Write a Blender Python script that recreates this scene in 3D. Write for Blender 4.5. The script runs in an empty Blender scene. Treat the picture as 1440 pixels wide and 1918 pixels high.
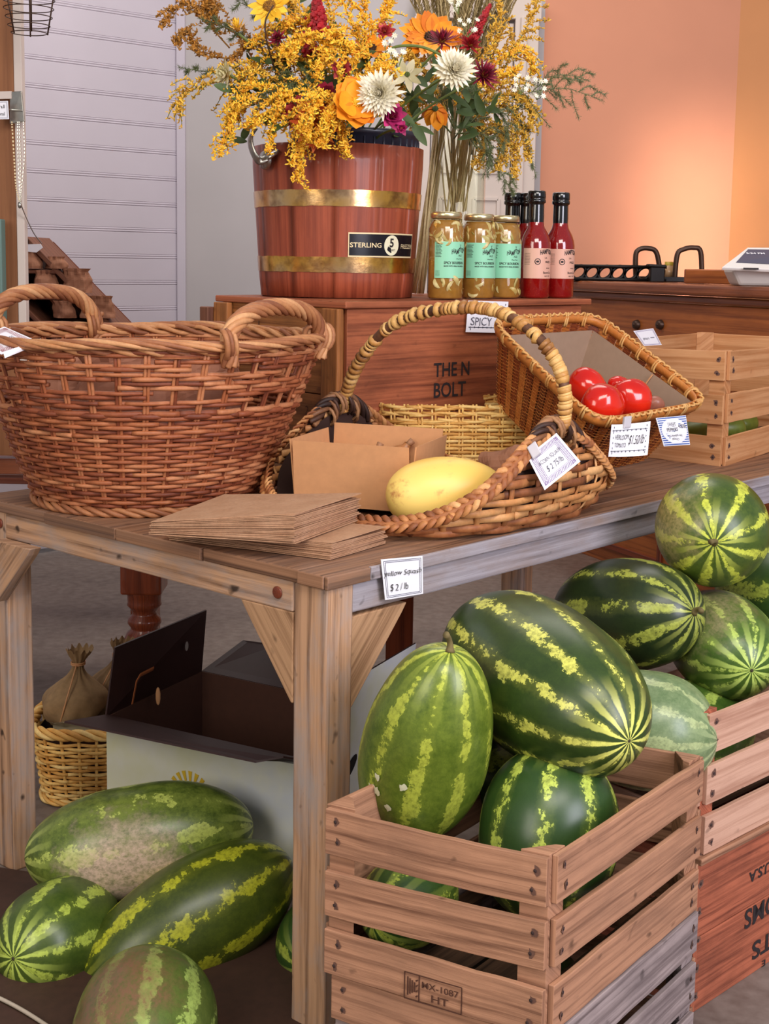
import bpy, math, random
import numpy as np
from mathutils import Vector, Matrix, noise as mnoise
sc = bpy.context.scene
COL = sc.collection
V = Vector
PI = math.pi

# ------------------------------------------------------------------ camera
F_PX, CX, CY = 2400.0, 720.0, 785.0
CAM_Z = 1.30
RC = Matrix.Rotation(math.radians(83), 3, 'X') @ Matrix.Rotation(math.radians(0.9), 3, 'Z')
cd = bpy.data.cameras.new('camera')
cam = bpy.data.objects.new('camera', cd)
COL.objects.link(cam)
cd.sensor_fit = 'VERTICAL'
cd.sensor_height = 36
cd.lens = 36 * F_PX / 1918
cd.shift_y = -174 / 1918
cd.clip_start = 0.02
cam.matrix_world = Matrix.Translation((0, 0, CAM_Z)) @ RC.to_4x4()
sc.camera = cam

# ------------------------------------------------------------------ light and exposure
sc.view_settings.view_transform = 'Standard'
sc.view_settings.look = 'None'
sc.view_settings.gamma = 1
sc.view_settings.use_curve_mapping = False
sc.view_settings.exposure = 0.25
w = bpy.data.worlds.new('world')
sc.world = w
w.use_nodes = True
w.node_tree.nodes['Background'].inputs[0].default_value = (0.86, 0.84, 0.9, 1)
w.node_tree.nodes['Background'].inputs[1].default_value = 0.30


def area(name, loc, target, sx, sy, power, col, spread=180):
    l = bpy.data.lights.new(name, 'AREA')
    l.shape = 'RECTANGLE'
    l.size = sx
    l.size_y = sy
    l.energy = power
    l.color = col
    l.spread = math.radians(spread)
    o = bpy.data.objects.new(name, l)
    COL.objects.link(o)
    o.location = loc
    d = V(target) - V(loc)
    o.rotation_euler = d.to_track_quat('-Z', 'Y').to_euler()
    return o


# daylight of the open shop door at the right, warm bounce from the left, late sun on the far wall
area('door_daylight', (2.6, -0.6, 2.1), (0.35, 2.3, 0.5), 1.6, 2.2, 106, (0.90, 0.88, 1.0))
area('window_daylight', (-2.2, -1.0, 2.3), (-0.1, 2.4, 0.8), 1.5, 1.8, 50, (1.0, 0.92, 0.80))
area('front_fill_light', (0.5, 0.3, 2.9), (0.2, 2.9, 0.8), 1.8, 0.8, 42, (1.0, 0.95, 0.88))  # unseen frontal fill, added above the camera to brighten the baskets
area('overhead_back_light', (-0.2, 4.4, 3.2), (-0.2, 4.6, 0.0), 2.5, 1.5, 37, (1.0, 0.93, 0.86))  # unseen soft area light over the back of the room
area('late_sun', (2.9, 1.4, 2.3), (1.42, 6.0, 1.28), 0.4, 1.2, 2.6, (1.0, 0.82, 0.66), 9)
area('wall_wash', (1.9, 3.6, 2.9), (1.4, 6.0, 1.9), 0.8, 0.6, 4, (1.0, 0.9, 0.76))


# ------------------------------------------------------------------ pixel helpers (photo frame 1440 x 1918)
def ray(px, py):
    return RC @ V(((px - CX) / F_PX, (CY - py) / F_PX, -1))


def at(px, py, Y):
    d = ray(px, py)
    t = Y / d.y
    return V((d.x * t, Y, CAM_Z + d.z * t))


def on(px, py, z):
    d = ray(px, py)
    t = (z - CAM_Z) / d.z
    return V((d.x * t, d.y * t, z))


def pix(p):
    q = RC.transposed() @ (V(p) - V((0, 0, CAM_Z)))
    return (CX + F_PX * q.x / -q.z, CY - F_PX * q.y / -q.z)


# ------------------------------------------------------------------ node materials
class NT:
    def __init__(s, name):
        s.m = bpy.data.materials.new(name)
        s.m.use_nodes = True
        s.t = s.m.node_tree
        s.b = s.t.nodes['Principled BSDF']

    def n(s, typ, props=None, **ins):
        nd = s.t.nodes.new('ShaderNode' + typ)
        for k, v in (props or {}).items():
            setattr(nd, k, v)
        for k, v in ins.items():
            key = int(k[1:]) if k[0] == 'i' and k[1:].isdigit() else k.replace('_', ' ')
            s.set(nd.inputs[key], v)
        return nd

    def set(s, sock, v):
        if isinstance(v, bpy.types.NodeSocket):
            s.t.links.new(v, sock)
        elif isinstance(v, (tuple, list)) and sock.type == 'RGBA' and len(v) == 3:
            sock.default_value = (*v, 1)
        else:
            sock.default_value = v

    def math(s, op, a, b=None, c=None):
        nd = s.n('Math', {'operation': op})
        s.set(nd.inputs[0], a)
        if b is not None: s.set(nd.inputs[1], b)
        if c is not None: s.set(nd.inputs[2], c)
        return nd.outputs[0]

    def ramp(s, fac, stops):
        nd = s.n('ValToRGB')
        s.t.links.new(fac, nd.inputs[0])
        e = nd.color_ramp.elements
        while len(e) < len(stops): e.new(0.5)
        for el, (p, c) in zip(e, stops):
            el.position = p
            el.color = (*c, 1) if not isinstance(c, (int, float)) else (c, c, c, 1)
        return nd.outputs[0]

    def mix(s, fac, a, b, mode='MIX'):
        nd = s.n('MixRGB', {'blend_type': mode})
        s.set(nd.inputs[0], fac)
        s.set(nd.inputs[1], a)
        s.set(nd.inputs[2], b)
        return nd.outputs[0]

    def noise(s, vec, scale, detail=4, rough=.55, dist=0):
        nd = s.n('TexNoise', None, Scale=scale, Detail=detail, Roughness=rough, Distortion=dist)
        if vec is not None: s.t.links.new(vec, nd.inputs['Vector'])
        return nd.outputs[0]

    def mapping(s, vec, scale, loc=(0, 0, 0)):
        nd = s.n('Mapping')
        nd.inputs['Scale'].default_value = scale
        nd.inputs['Location'].default_value = loc
        s.t.links.new(vec, nd.inputs['Vector'])
        return nd.outputs[0]

    def coord(s, kind='Object'):
        return s.n('TexCoord').outputs[kind]

    def island(s):
        return s.n('NewGeometry').outputs['Random Per Island']

    def bump(s, h, strength=.3, dist=.002):
        nd = s.n('Bump', None, Strength=strength, Distance=dist, Height=h)
        s.t.links.new(nd.outputs[0], s.b.inputs['Normal'])

    def out(s, **kw):
        for k, v in kw.items():
            s.set(s.b.inputs[k.replace('_', ' ')], v)
        return s.m


def lin(*c):
    """sRGB 0-255 to linear"""
    return tuple(((x / 255) / 12.92 if x / 255 <= .04045 else ((x / 255 + .055) / 1.055) ** 2.4) for x in c)


def plain(name, c, rough=.6, metal=0, var=0, **kw):
    t = NT(name)
    col = c
    if var:
        n = t.noise(t.coord(), 60, 3)
        f = t.math('ADD', t.math('MULTIPLY', n, var), 1 - var / 2)
        col = t.mix(1.0, c, t.ramp(n, [(0.25, 1 - var), (0.75, 1.0)]), 'MULTIPLY')
    return t.out(Base_Color=col, Roughness=rough, Metallic=metal, **kw)


def wood(name, light, dark, fine=1.0, rough=.62, stain=None, stain_amt=.5, spots=0.0, var=.35, coat=0):
    t = NT(name)
    uv = t.coord('UV')
    g1 = t.noise(t.mapping(uv, (3.5 * fine, 150 * fine, 1)), 1, 7, .68, .5)
    g2 = t.noise(t.mapping(uv, (1.3 * fine, 32 * fine, 1), (5, 2, 1)), 1, 5, .6, 1.4)
    wv = t.n('TexWave', {'wave_type': 'BANDS', 'bands_direction': 'Y'}, Scale=1.0, Distortion=16, Detail=3)
    wv.inputs['Detail Scale'].default_value = .35
    t.t.links.new(t.mapping(uv, (.9, 13 * fine, 1)), wv.inputs['Vector'])
    grain = t.mix(.5, t.ramp(g1, [(.3, 0.0), (.66, 1.0)]), t.mix(.4, t.ramp(g2, [(.34, 0.0), (.56, 1.0)]), t.ramp(wv.outputs[0], [(.0, 0.0), (.35, 1.0)])))
    col = t.ramp(grain, [(.15, dark), (.78, light)])
    isl = t.island()
    col = t.mix(1.0, col, t.ramp(isl, [(0, 1 - var), (1, 1.0)]), 'MULTIPLY')
    big = t.noise(t.mapping(uv, (5, 14, 1), (3, 3, 3)), 1, 5, .65)
    if stain:
        col = t.mix(t.ramp(big, [(.45, 0.0), (.72, stain_amt)]), col, stain)
    if spots:
        kn = t.noise(t.mapping(uv, (22, 30, 1), (7, 1, 0)), 1, 2, .4)
        col = t.mix(t.ramp(kn, [(.68, 0.0), (.76, spots)]), col, tuple(x * .25 for x in dark))
    t.bump(grain, .35, .0015)
    return t.out(Base_Color=col, Roughness=rough, Coat_Weight=coat, Specular_IOR_Level=.3)


# ------------------------------------------------------------------ mesh builder
_rng = random.Random(5)


class MB:
    def __init__(s):
        s.v = []; s.f = []; s.uv = []; s.mi = []; s.cur = 0; s.sm = []; s.smooth = False

    def add(s, verts, faces, uvs=None):
        b = len(s.v)
        s.v.extend([tuple(p) for p in verts])
        for i, f in enumerate(faces):
            s.f.append(tuple(b + k for k in f))
            s.uv.append(uvs[i] if uvs else [(0, 0)] * len(f))
            s.mi.append(s.cur)
            s.sm.append(s.smooth)
        return s

    def board(s, a, b, wv, tv, seg=1, jit=0, taper=None, bow=0):
        """bar from a to b; wv, tv are half-size vectors across"""
        a, b, wv, tv = V(a), V(b), V(wv), V(tv)
        L = (b - a).length
        W, T = wv.length * 2, tv.length * 2
        u0, v0 = _rng.uniform(0, 50), _rng.uniform(0, 50)
        vs = []; fs = []; us = []
        for i in range(seg + 1):
            t = i / seg
            c = a.lerp(b, t)
            jw = _rng.uniform(-jit, jit); jt = _rng.uniform(-jit, jit)
            c = c + wv.normalized() * (jw + bow * math.sin(PI * t)) + tv.normalized() * jt * .5
            k = 1 if taper is None else taper(t)
            for sw, st in ((-1, -1), (1, -1), (1, 1), (-1, 1)):
                vs.append(c + wv * sw * k + tv * st)
        per = [0, W, W + T, 2 * W + T, 2 * W + 2 * T]
        for i in range(seg):
            for k in range(4):
                p, q = i * 4 + k, i * 4 + (k + 1) % 4
                fs.append((p, q, q + 4, p + 4))
                x0, x1 = u0 + L * i / seg, u0 + L * (i + 1) / seg
                us.append([(x0, v0 + per[k]), (x0, v0 + per[k + 1]), (x1, v0 + per[k + 1]), (x1, v0 + per[k])])
        e = seg * 4
        fs.append((3, 2, 1, 0)); us.append([(u0, v0 + T), (u0 + W * .1, v0 + T), (u0 + W * .1, v0), (u0, v0)])
        fs.append((e, e + 1, e + 2, e + 3)); us.append([(u0, v0), (u0 + W * .1, v0), (u0 + W * .1, v0 + T), (u0, v0 + T)])
        return s.add(vs, fs, us)

    def box(s, c, dx, dy, dz):
        """box centre c, half vectors"""
        c = V(c); dx = V(dx); dy = V(dy); dz = V(dz)
        L = sorted([(dx.length, dx), (dy.length, dy), (dz.length, dz)], key=lambda q: -q[0])
        ax, w, t = L[0][1], L[1][1], L[2][1]
        if ax.cross(w).dot(t) < 0: t = -t
        return s.board(c - ax, c + ax, w, t)

    def prism(s, poly, ext, uvdir=None):
        poly = [V(p) for p in poly]; ext = V(ext); n = len(poly)
        u0, v0 = _rng.uniform(0, 50), _rng.uniform(0, 50)
        e1 = V(uvdir).normalized() if uvdir else (poly[1] - poly[0]).normalized()
        nrm = (poly[1] - poly[0]).cross(poly[2] - poly[1]).normalized()
        e2 = nrm.cross(e1)
        P = lambda p: (u0 + p.dot(e1), v0 + p.dot(e2))
        if nrm.dot(ext) > 0: poly = poly[::-1]
        vs = poly + [p + ext for p in poly]
        fs = [tuple(range(n)), tuple(range(2 * n - 1, n - 1, -1))]
        us = [[P(p) for p in poly], [P(p) for p in poly[::-1]]]
        for i in range(n):
            j = (i + 1) % n
            fs.append((j, i, i + n, j + n))
            a, b = P(poly[j]), P(poly[i])
            us.append([a, b, (b[0], b[1] + ext.length), (a[0], a[1] + ext.length)])
        return s.add(vs, fs, us)

    def tube(s, pts, r, sides=6, closed=False, normals=None, rt=None, cap=True):
        """round or (with rt) flat strip; normals = direction of thickness"""
        pts = [V(p) for p in pts]; n = len(pts)
        if n < 2: return s
        rr = r if isinstance(r, (list, tuple)) else [r] * n
        vs = []; fs = []; us = []
        u0 = _rng.uniform(0, 30)
        prev = None; acc = 0; accs = []
        for i, p in enumerate(pts):
            if closed: T = pts[(i + 1) % n] - pts[i - 1]
            else: T = pts[min(i + 1, n - 1)] - pts[max(i - 1, 0)]
            if T.length < 1e-9: T = V((0, 0, 1))
            T.normalize()
            if normals is not None: N = V(normals[i])
            elif prev is None: N = V((0, 0, 1)) if abs(T.z) < .9 else V((1, 0, 0))
            else: N = prev
            N = N - T * N.dot(T)
            if N.length < 1e-6: N = T.orthogonal()
            N.normalize(); prev = N
            B = T.cross(N)
            if i: acc += (p - pts[i - 1]).length
            accs.append(acc)
            th = rt if rt is not None else rr[i]
            if isinstance(th, (list, tuple)): th = th[i]
            for k in range(sides):
                a = 2 * PI * (k + .5) / sides
                vs.append(p + B * math.cos(a) * rr[i] + N * math.sin(a) * th)
        m = n if closed else n - 1
        for i in range(m):
            for k in range(sides):
                a, b = i * sides + k, i * sides + (k + 1) % sides
                j = (i + 1) % n
                c, d = j * sides + (k + 1) % sides, j * sides + k
                fs.append((a, b, c, d))
                x0 = u0 + accs[i]; x1 = u0 + (accs[j] if j else accs[i] + .01)
                us.append([(x0, k * .004), (x0, k * .004 + .004), (x1, k * .004 + .004), (x1, k * .004)])
        if not closed and cap:
            fs.append(tuple(range(sides))[::-1]); us.append([(u0, 0)] * sides)
            fs.append(tuple(range((n - 1) * sides, n * sides))); us.append([(u0, 0)] * sides)
        return s.add(vs, fs, us)

    def lathe(s, prof, c, n=32, M=None, cap0=False, cap1=False):
        """profile of (r, z) about vertical axis through c; M optional 3x3"""
        c = V(c); vs = []; fs = []; us = []
        for r, z in prof:
            for k in range(n):
                a = 2 * PI * k / n
                p = V((r * math.cos(a), r * math.sin(a), z))
                vs.append(c + (M @ p if M else p))
        acc = 0
        for i in range(len(prof) - 1):
            d = math.hypot(prof[i + 1][0] - prof[i][0], prof[i + 1][1] - prof[i][1])
            for k in range(n):
                a, b = i * n + k, i * n + (k + 1) % n
                fs.append((a, b, b + n, a + n))
                us.append([(acc, k / n), (acc, (k + 1) / n), (acc + d, (k + 1) / n), (acc + d, k / n)])
            acc += d
        if cap0: fs.append(tuple(range(n))[::-1]); us.append([(0, 0)] * n)
        if cap1: fs.append(tuple(range((len(prof) - 1) * n, len(prof) * n))); us.append([(0, 0)] * n)
        return s.add(vs, fs, us)

    def grid(s, fn, nu, nv, closed_u=False):
        vs = [fn(i / (nu if closed_u else nu - 1), j / (nv - 1)) for j in range(nv) for i in range(nu)]
        fs = []; us = []
        for j in range(nv - 1):
            for i in range(nu if closed_u else nu - 1):
                i2 = (i + 1) % nu
                fs.append((j * nu + i, j * nu + i2, (j + 1) * nu + i2, (j + 1) * nu + i))
                us.append([(i / nu, j / nv), ((i + 1) / nu, j / nv), ((i + 1) / nu, (j + 1) / nv), (i / nu, (j + 1) / nv)])
        return s.add(vs, fs, us)

    def blob(s, c, R, n=8, M=None):
        c = V(c); rx, ry, rz = R if isinstance(R, (tuple, list)) else (R, R, R)
        vs = []; fs = []
        m = max(3, n // 2)
        for j in range(1, m):
            ph = PI * j / m
            for k in range(n):
                a = 2 * PI * k / n
                p = V((rx * math.sin(ph) * math.cos(a), ry * math.sin(ph) * math.sin(a), rz * math.cos(ph)))
                vs.append(c + (M @ p if M else p))
        t = V((0, 0, rz)); b = V((0, 0, -rz))
        vs.append(c + (M @ t if M else t)); vs.append(c + (M @ b if M else b))
        T, Bt = len(vs) - 2, len(vs) - 1
        for j in range(m - 2):
            for k in range(n):
                k2 = (k + 1) % n
                fs.append((j * n + k, (j + 1) * n + k, (j + 1) * n + k2, j * n + k2))
        for k in range(n):
            k2 = (k + 1) % n
            fs.append((T, k, k2)); fs.append((Bt, (m - 2) * n + k2, (m - 2) * n + k))
        return s.add(vs, fs)

    def build(s, name, mats, parent=None, smooth=None, bevel=0, M=None, bseg=2):
        me = bpy.data.meshes.new(name)
        me.from_pydata(s.v, [], s.f)
        uvl = me.uv_layers.new(name='UVMap')
        flat = [c for f in s.uv for p in f for c in p]
        uvl.data.foreach_set('uv', flat)
        if not isinstance(mats, (list, tuple)): mats = [mats]
        for m in mats: me.materials.append(m)
        me.polygons.foreach_set('material_index', s.mi)
        me.polygons.foreach_set('use_smooth', [bool(smooth)] * len(s.f) if smooth is not None else s.sm)
        me.update()
        o = bpy.data.objects.new(name, me)
        COL.objects.link(o)
        if M is not None: o.matrix_world = M
        if bevel:
            md = o.modifiers.new('bevel', 'BEVEL'); md.width = bevel; md.segments = bseg; md.limit_method = 'ANGLE'
            md.angle_limit = math.radians(40)
        if parent:
            o.parent = parent
            if M is None: o.matrix_parent_inverse = parent_matrix(parent).inverted()
        return o


def parent_matrix(p):
    m = Matrix.Translation(p.location) @ p.rotation_euler.to_matrix().to_4x4() @ Matrix.Diagonal((*p.scale, 1))
    if p.parent: m = parent_matrix(p.parent) @ p.matrix_parent_inverse @ m
    return m


def tag(o, label, cat, group=None):
    o['label'] = label; o['category'] = cat
    if group: o['group'] = group
    return o


def thing(name, label, cat, loc=(0, 0, 0), group=None, rotz=0):
    o = bpy.data.objects.new(name, None)
    COL.objects.link(o)
    o.empty_display_size = .05
    o.location = loc
    o.rotation_euler = (0, 0, rotz)
    return tag(o, label, cat, group)


def struct(o):
    o['kind'] = 'structure'
    return o


def copy_tree(o, parent=None):
    c = o.copy(); COL.objects.link(c)
    if parent is not None: c.parent = parent
    for ch in [x for x in bpy.data.objects if x.parent == o]: copy_tree(ch, c)
    return c


# ------------------------------------------------------------------ lettering
_tc = {}


def text_data(s, size=1.0, bold=0, spacing=1.0):
    key = (s, bold, spacing)
    if key not in _tc:
        cu = bpy.data.curves.new('lettering', 'FONT')
        cu.body = s; cu.size = 1; cu.offset = bold; cu.space_character = spacing
        cu.resolution_u = 3; cu.align_x = 'LEFT'
        ob = bpy.data.objects.new('lettering', cu)
        me = ob.to_mesh()
        vs = [tuple(v.co) for v in me.vertices]; fs = [tuple(p.vertices) for p in me.polygons]
        ob.to_mesh_clear()
        bpy.data.objects.remove(ob); bpy.data.curves.remove(cu)
        _tc[key] = (vs, fs)
    vs, fs = _tc[key]
    return [(x * size, y * size) for x, y, z in vs], fs


def put_text(mb, s, o, ex, ey, height, width=None, bold=0, lift=.0006, slant=0, wob=0, fn=None, spacing=1.0):
    """write s with its lower left at o; ex, ey unit vectors; height of capitals"""
    vs, fs = text_data(s, 1, bold, spacing)
    if not vs: return
    xs = [v[0] for v in vs]
    x0, x1 = min(xs), max(xs)
    k = height / .7
    kx = k if width is None else width / max(1e-6, (x1 - x0))
    out = []
    if fn is None:
        o, ex, ey = V(o), V(ex), V(ey)
        n = ex.cross(ey).normalized() * lift
    for x, y in vs:
        X = (x - x0) * kx + slant * y * k; Y = y * k + wob * math.sin((x - x0) * 4)
        out.append(fn(X, Y) if fn else o + ex * X + ey * Y + n)
    mb.add(out, fs)

# ------------------------------------------------------------------ materials
def wall_paint(name, c, rough=.85):
    t = NT(name)
    n = t.noise(t.coord(), 3, 3)
    col = t.mix(1.0, c, t.ramp(n, [(.3, .94), (.7, 1.0)]), 'MULTIPLY')
    t.bump(t.noise(t.coord(), 120, 3), .08, .001)
    return t.out(Base_Color=col, Roughness=rough)


M_white_wall = wall_paint('white_painted_boards', lin(196, 188, 198))
M_grey_wall = wall_paint('pale_grey_plaster', lin(182, 176, 176))
M_trim = wall_paint('trim_paint', lin(205, 190, 180), .6)
M_orange = wall_paint('apricot_wall_paint', lin(212, 146, 116))
M_ochre = wall_paint('ochre_wall_paint', lin(206, 142, 94))
t = NT('concrete_floor')
n1 = t.noise(t.coord(), 1.4, 6, .65)
n2 = t.noise(t.coord(), 30, 4)
c = t.ramp(n1, [(.3, lin(100, 86, 78)), (.7, lin(138, 122, 112))])
c = t.mix(.25, c, t.ramp(n2, [(.35, lin(90, 80, 76)), (.7, lin(170, 160, 152))]))
t.bump(n2, .12, .002)
M_floor = t.out(Base_Color=c, Roughness=.55)

M_table_top = wood('weathered_table_planks', lin(178, 130, 98), lin(84, 56, 42), .8, .55, lin(110, 92, 84), .6, .5)
M_table_side = wood('weathered_table_frame', lin(206, 160, 124), lin(94, 64, 46), .8, .65, lin(160, 152, 150), .85, .9, .15)
M_table_grey = wood('silvered_table_frame', lin(176, 168, 174), lin(112, 100, 100), .8, .65, lin(140, 112, 92), .6, .8, .15)
M_brace = wood('pine_brace', lin(206, 160, 120), lin(132, 92, 62), .8, .6, None, 0, .6)
M_crate = wood('pine_crate_slats', lin(204, 150, 116), lin(112, 72, 52), 1.0, .6, lin(120, 88, 70), .45, .7, .3)
M_crate_grey = wood('greyed_crate_slats', lin(178, 160, 156), lin(100, 84, 82), 1.0, .7, lin(90, 78, 78), .55, .7, .25)
M_crate_peach = wood('pale_pink_crate_slats', lin(222, 176, 150), lin(168, 118, 92), .7, .6, lin(150, 100, 80), .3, .5, .15)
M_crate_pale = wood('pale_poplar_crate_slats', lin(226, 168, 118), lin(176, 112, 62), .6, .55, lin(180, 100, 40), .3, .3, .2)
M_red_box = wood('red_stained_box_boards', lin(190, 108, 78), lin(96, 42, 30), 1.2, .65, lin(70, 34, 26), .55, .3, .15)
M_riser = wood('old_fruit_box_boards', lin(186, 106, 70), lin(104, 48, 32), .8, .55, lin(60, 34, 24), .5, .4, .2)
M_riser_post = wood('old_box_end_boards', lin(186, 118, 64), lin(110, 60, 30), .8, .55, lin(60, 40, 24), .5, .4, .2)
M_bucket = wood('red_cedar_staves', lin(170, 84, 56), lin(120, 50, 34), .4, .42, lin(90, 34, 26), .4, .1, .22, .15)
M_counter = wood('counter_oak', lin(176, 100, 48), lin(116, 58, 26), .5, .4, lin(70, 30, 14), .3, 0, .1, .2)
M_counter_top = wood('counter_top_oak', lin(140, 78, 44), lin(84, 40, 22), .6, .28, lin(60, 28, 16), .4, 0, .1, .4)
M_dark_wood = wood('dark_mahogany', lin(128, 58, 32), lin(70, 26, 14), .6, .3, None, 0, 0, .1, .4)
M_shelf_brown = wood('brown_shelf_panel', lin(150, 98, 62), lin(116, 70, 42), .4, .6, None, 0, 0, .1)
M_rack = wood('rack_wood', lin(132, 84, 62), lin(80, 46, 34), .6, .6, None, 0, 0, .1)
M_nail_stain = plain('rust_stain', lin(120, 84, 70), .8, 0, .4)
M_crate_floor_shade = wood('shade_dark_crate_floor', lin(96, 70, 52), lin(48, 34, 26), .8)  # the crate's inner shade is put into the dark colour of its bottom boards
M_nail = plain('rusty_nail', lin(62, 46, 44), .6, .3)
M_stamp = plain('burnt_stamp_ink', lin(78, 44, 28), .8)
M_black_ink = plain('black_ink', lin(38, 30, 32), .7)
M_kraft = plain('kraft_paper', lin(208, 150, 102), .75, 0, .12)
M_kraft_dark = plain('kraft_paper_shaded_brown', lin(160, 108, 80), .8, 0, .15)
M_card = plain('card_paper', lin(240, 238, 244), .6)
M_steel = plain('galvanised_steel', lin(190, 188, 180), .3, .9, .3)
M_dark_iron = plain('black_iron', lin(34, 30, 30), .4, .6)
M_brown_iron = plain('brown_iron', lin(70, 48, 36), .4, .5)

# ------------------------------------------------------------------ setting
TU = V((math.sin(math.radians(43.6)), math.cos(math.radians(43.6)), 0))   # along the table front
TV = V((-math.sin(math.radians(49.9)), math.cos(math.radians(49.9)), 0))      # along the table end
UP = V((0, 0, 1))

m = MB(); m.add([(-7, -3, 0), (7, -3, 0), (7, 9, 0), (-7, 9, 0)], [(0, 1, 2, 3)], [[(0, 0), (1, 0), (1, 1), (0, 1)]])
struct(m.build('floor', M_floor))

# shiplap wall running to the right and away, boards with a double bead
WA = V((-.965, 6.0, 0)); WD = V((-.757, -.653, 0))
Wn = V((.653, -.757, 0))
m = MB()
H = 3.0
prof = []
z = 0.02
while z < H:
    prof += [(0.0, z), (0.0, z + .094), (-.0022, z + .0965), (.002, z + .101), (-.0015, z + .106), (.002, z + .111), (-.0022, z + .116)]
    z += .118
for i in range(len(prof) - 1):
    (d0, z0), (d1, z1) = prof[i], prof[i + 1]
    a0 = WA + Wn * d0 + UP * z0; b0 = WA + WD * 3.2 + Wn * d0 + UP * z0
    a1 = WA + Wn * d1 + UP * z1; b1 = WA + WD * 3.2 + Wn * d1 + UP * z1
    m.add([b0, a0, a1, b1], [(0, 1, 2, 3)], [[(0, 0)] * 4])
struct(m.build('wall_left', M_white_wall))
m = MB(); m.board(WA + V((.012, -.01, 0)), WA + V((.012, -.01, H)), V((.02, 0, 0)), V((0, .012, 0)))
struct(m.build('trim_1', M_white_wall, bevel=.003))
m = MB(); m.add([(-.95, 6.0, 0), (.70, 6.0, 0), (.70, 6.0, 3), (-.95, 6.0, 3)], [(0, 1, 2, 3)], [[(0, 0)] * 4])
struct(m.build('wall_back', M_grey_wall))
# white panelled door with its casing
dx0, dx1 = at(806, 300, 5.95).x, at(955, 300, 5.95).x
dtop = at(900, 44, 5.95).z
m = MB()
m.board((dx0, 5.955, dtop / 2), (dx1, 5.955, dtop / 2), (0, 0, dtop / 2), (0, .02, 0))
zr = at(930, 352, 5.93).z
for (za, zb) in ((.18, .85), (.98, zr - .05), (zr + .07, dtop - .14)):
    for (xa, xb) in ((dx0 + .05, (dx0 + dx1) / 2 - .02), ((dx0 + dx1) / 2 + .02, dx1 - .05)):
        for a, b, wv in (((xa, 5.93, za), (xb, 5.93, za), (0, 0, .008)), ((xa, 5.93, zb), (xb, 5.93, zb), (0, 0, .008)),
                         ((xa, 5.93, za), (xa, 5.93, zb), (.008, 0, 0)), ((xb, 5.93, za), (xb, 5.93, zb), (.008, 0, 0))):
            m.board(a, b, wv, (0, .006, 0))
struct(m.build('door_1', M_trim, bevel=.002))
m = MB()
fx0 = dx1 + .004; fx1 = at(1001, 300, 5.93).x
fw = (fx1 - fx0)
m.board(((fx0 + fx1) / 2, 5.93, 0), ((fx0 + fx1) / 2, 5.93, dtop + .02), (fw / 2, 0, 0), (0, .025, 0))
m.board(((fx0 + fx1) / 2 - .015, 5.90, 0), ((fx0 + fx1) / 2 - .015, 5.90, dtop + .02), (.014, 0, 0), (0, .012, 0))
m.board((dx0 - .08, 5.93, dtop + .06), (fx1 + .01, 5.93, dtop + .06), (0, 0, .045), (0, .025, 0))
m.board((dx0 - .045, 5.93, 0), (dx0 - .045, 5.93, dtop + .02), (.04, 0, 0), (0, .025, 0))
struct(m.build('trim_2', M_trim, bevel=.003))
m = MB()
xo0 = .70; xo1 = at(1376, 240, 6.0).x
m.add([(xo0, 6.0, 0), (xo1, 6.0, 0), (xo1, 6.0, 3), (xo0, 6.0, 3)], [(0, 1, 2, 3)], [[(0, 0)] * 4])
struct(m.build('wall_right', M_orange))
m = MB()
m.add([(xo1, 6.0, 0), (xo1 + 2.2, 4.9, 0), (xo1 + 2.2, 4.9, 3), (xo1, 6.0, 3)], [(0, 1, 2, 3)], [[(0, 0)] * 4])
struct(m.build('wall_far_right', M_ochre))

# ------------------------------------------------------------------ the big table
TC = on(614, 1081, .80)
TC.z = 0
TOPZ = .80
DEP, LEN = 1.01, 2.25
tb = thing('display_table', 'long weathered wooden table with bolted legs carrying the baskets', 'table', TC)
vs_ = [0, .068, .30, .537, .76, DEP]
for i in range(len(vs_) - 1):
    a, b = vs_[i] + .0006 + (.008 if i == 0 else 0), vs_[i + 1] - .0006
    m = MB()
    e = _rng.uniform(-.003, .003)
    m.board(TC + TV * ((a + b) / 2) + TU * e + UP * (TOPZ - .0115), TC + TV * ((a + b) / 2) + TU * LEN + UP * (TOPZ - .0115),
            TV * ((b - a) / 2), UP * .0115, 16, .0008)
    m.build('plank', M_table_top, tb, bevel=.0025)
m = MB(); m.board(TC + TV * .004 + TU * .10 + UP * (TOPZ - .0118), TC + TV * .004 + TU * LEN + UP * (TOPZ - .0118), TV * .0038, UP * .0112, 16, .0006)
m.build('edge_strip', M_table_grey, tb, bevel=.002)
m = MB(); m.board(TC + TV * .004 + UP * (TOPZ - .0118), TC + TV * .004 + TU * .099 + UP * (TOPZ - .0118), TV * .0038, UP * .0112, 4, .0006)
m.build('edge_strip', M_table_top, tb, bevel=.002)
PW, PD = .076, .058     # post: along TV, along TU


def post(v, u, grey=False):
    m = MB()
    c0 = TC + TV * v + TU * u
    m.board(c0, c0 + UP * (TOPZ - .0235), TV * (PW / 2), TU * (PD / 2), 12, .0012)
    return m.build('leg', M_table_side, tb, bevel=.004)


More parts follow.
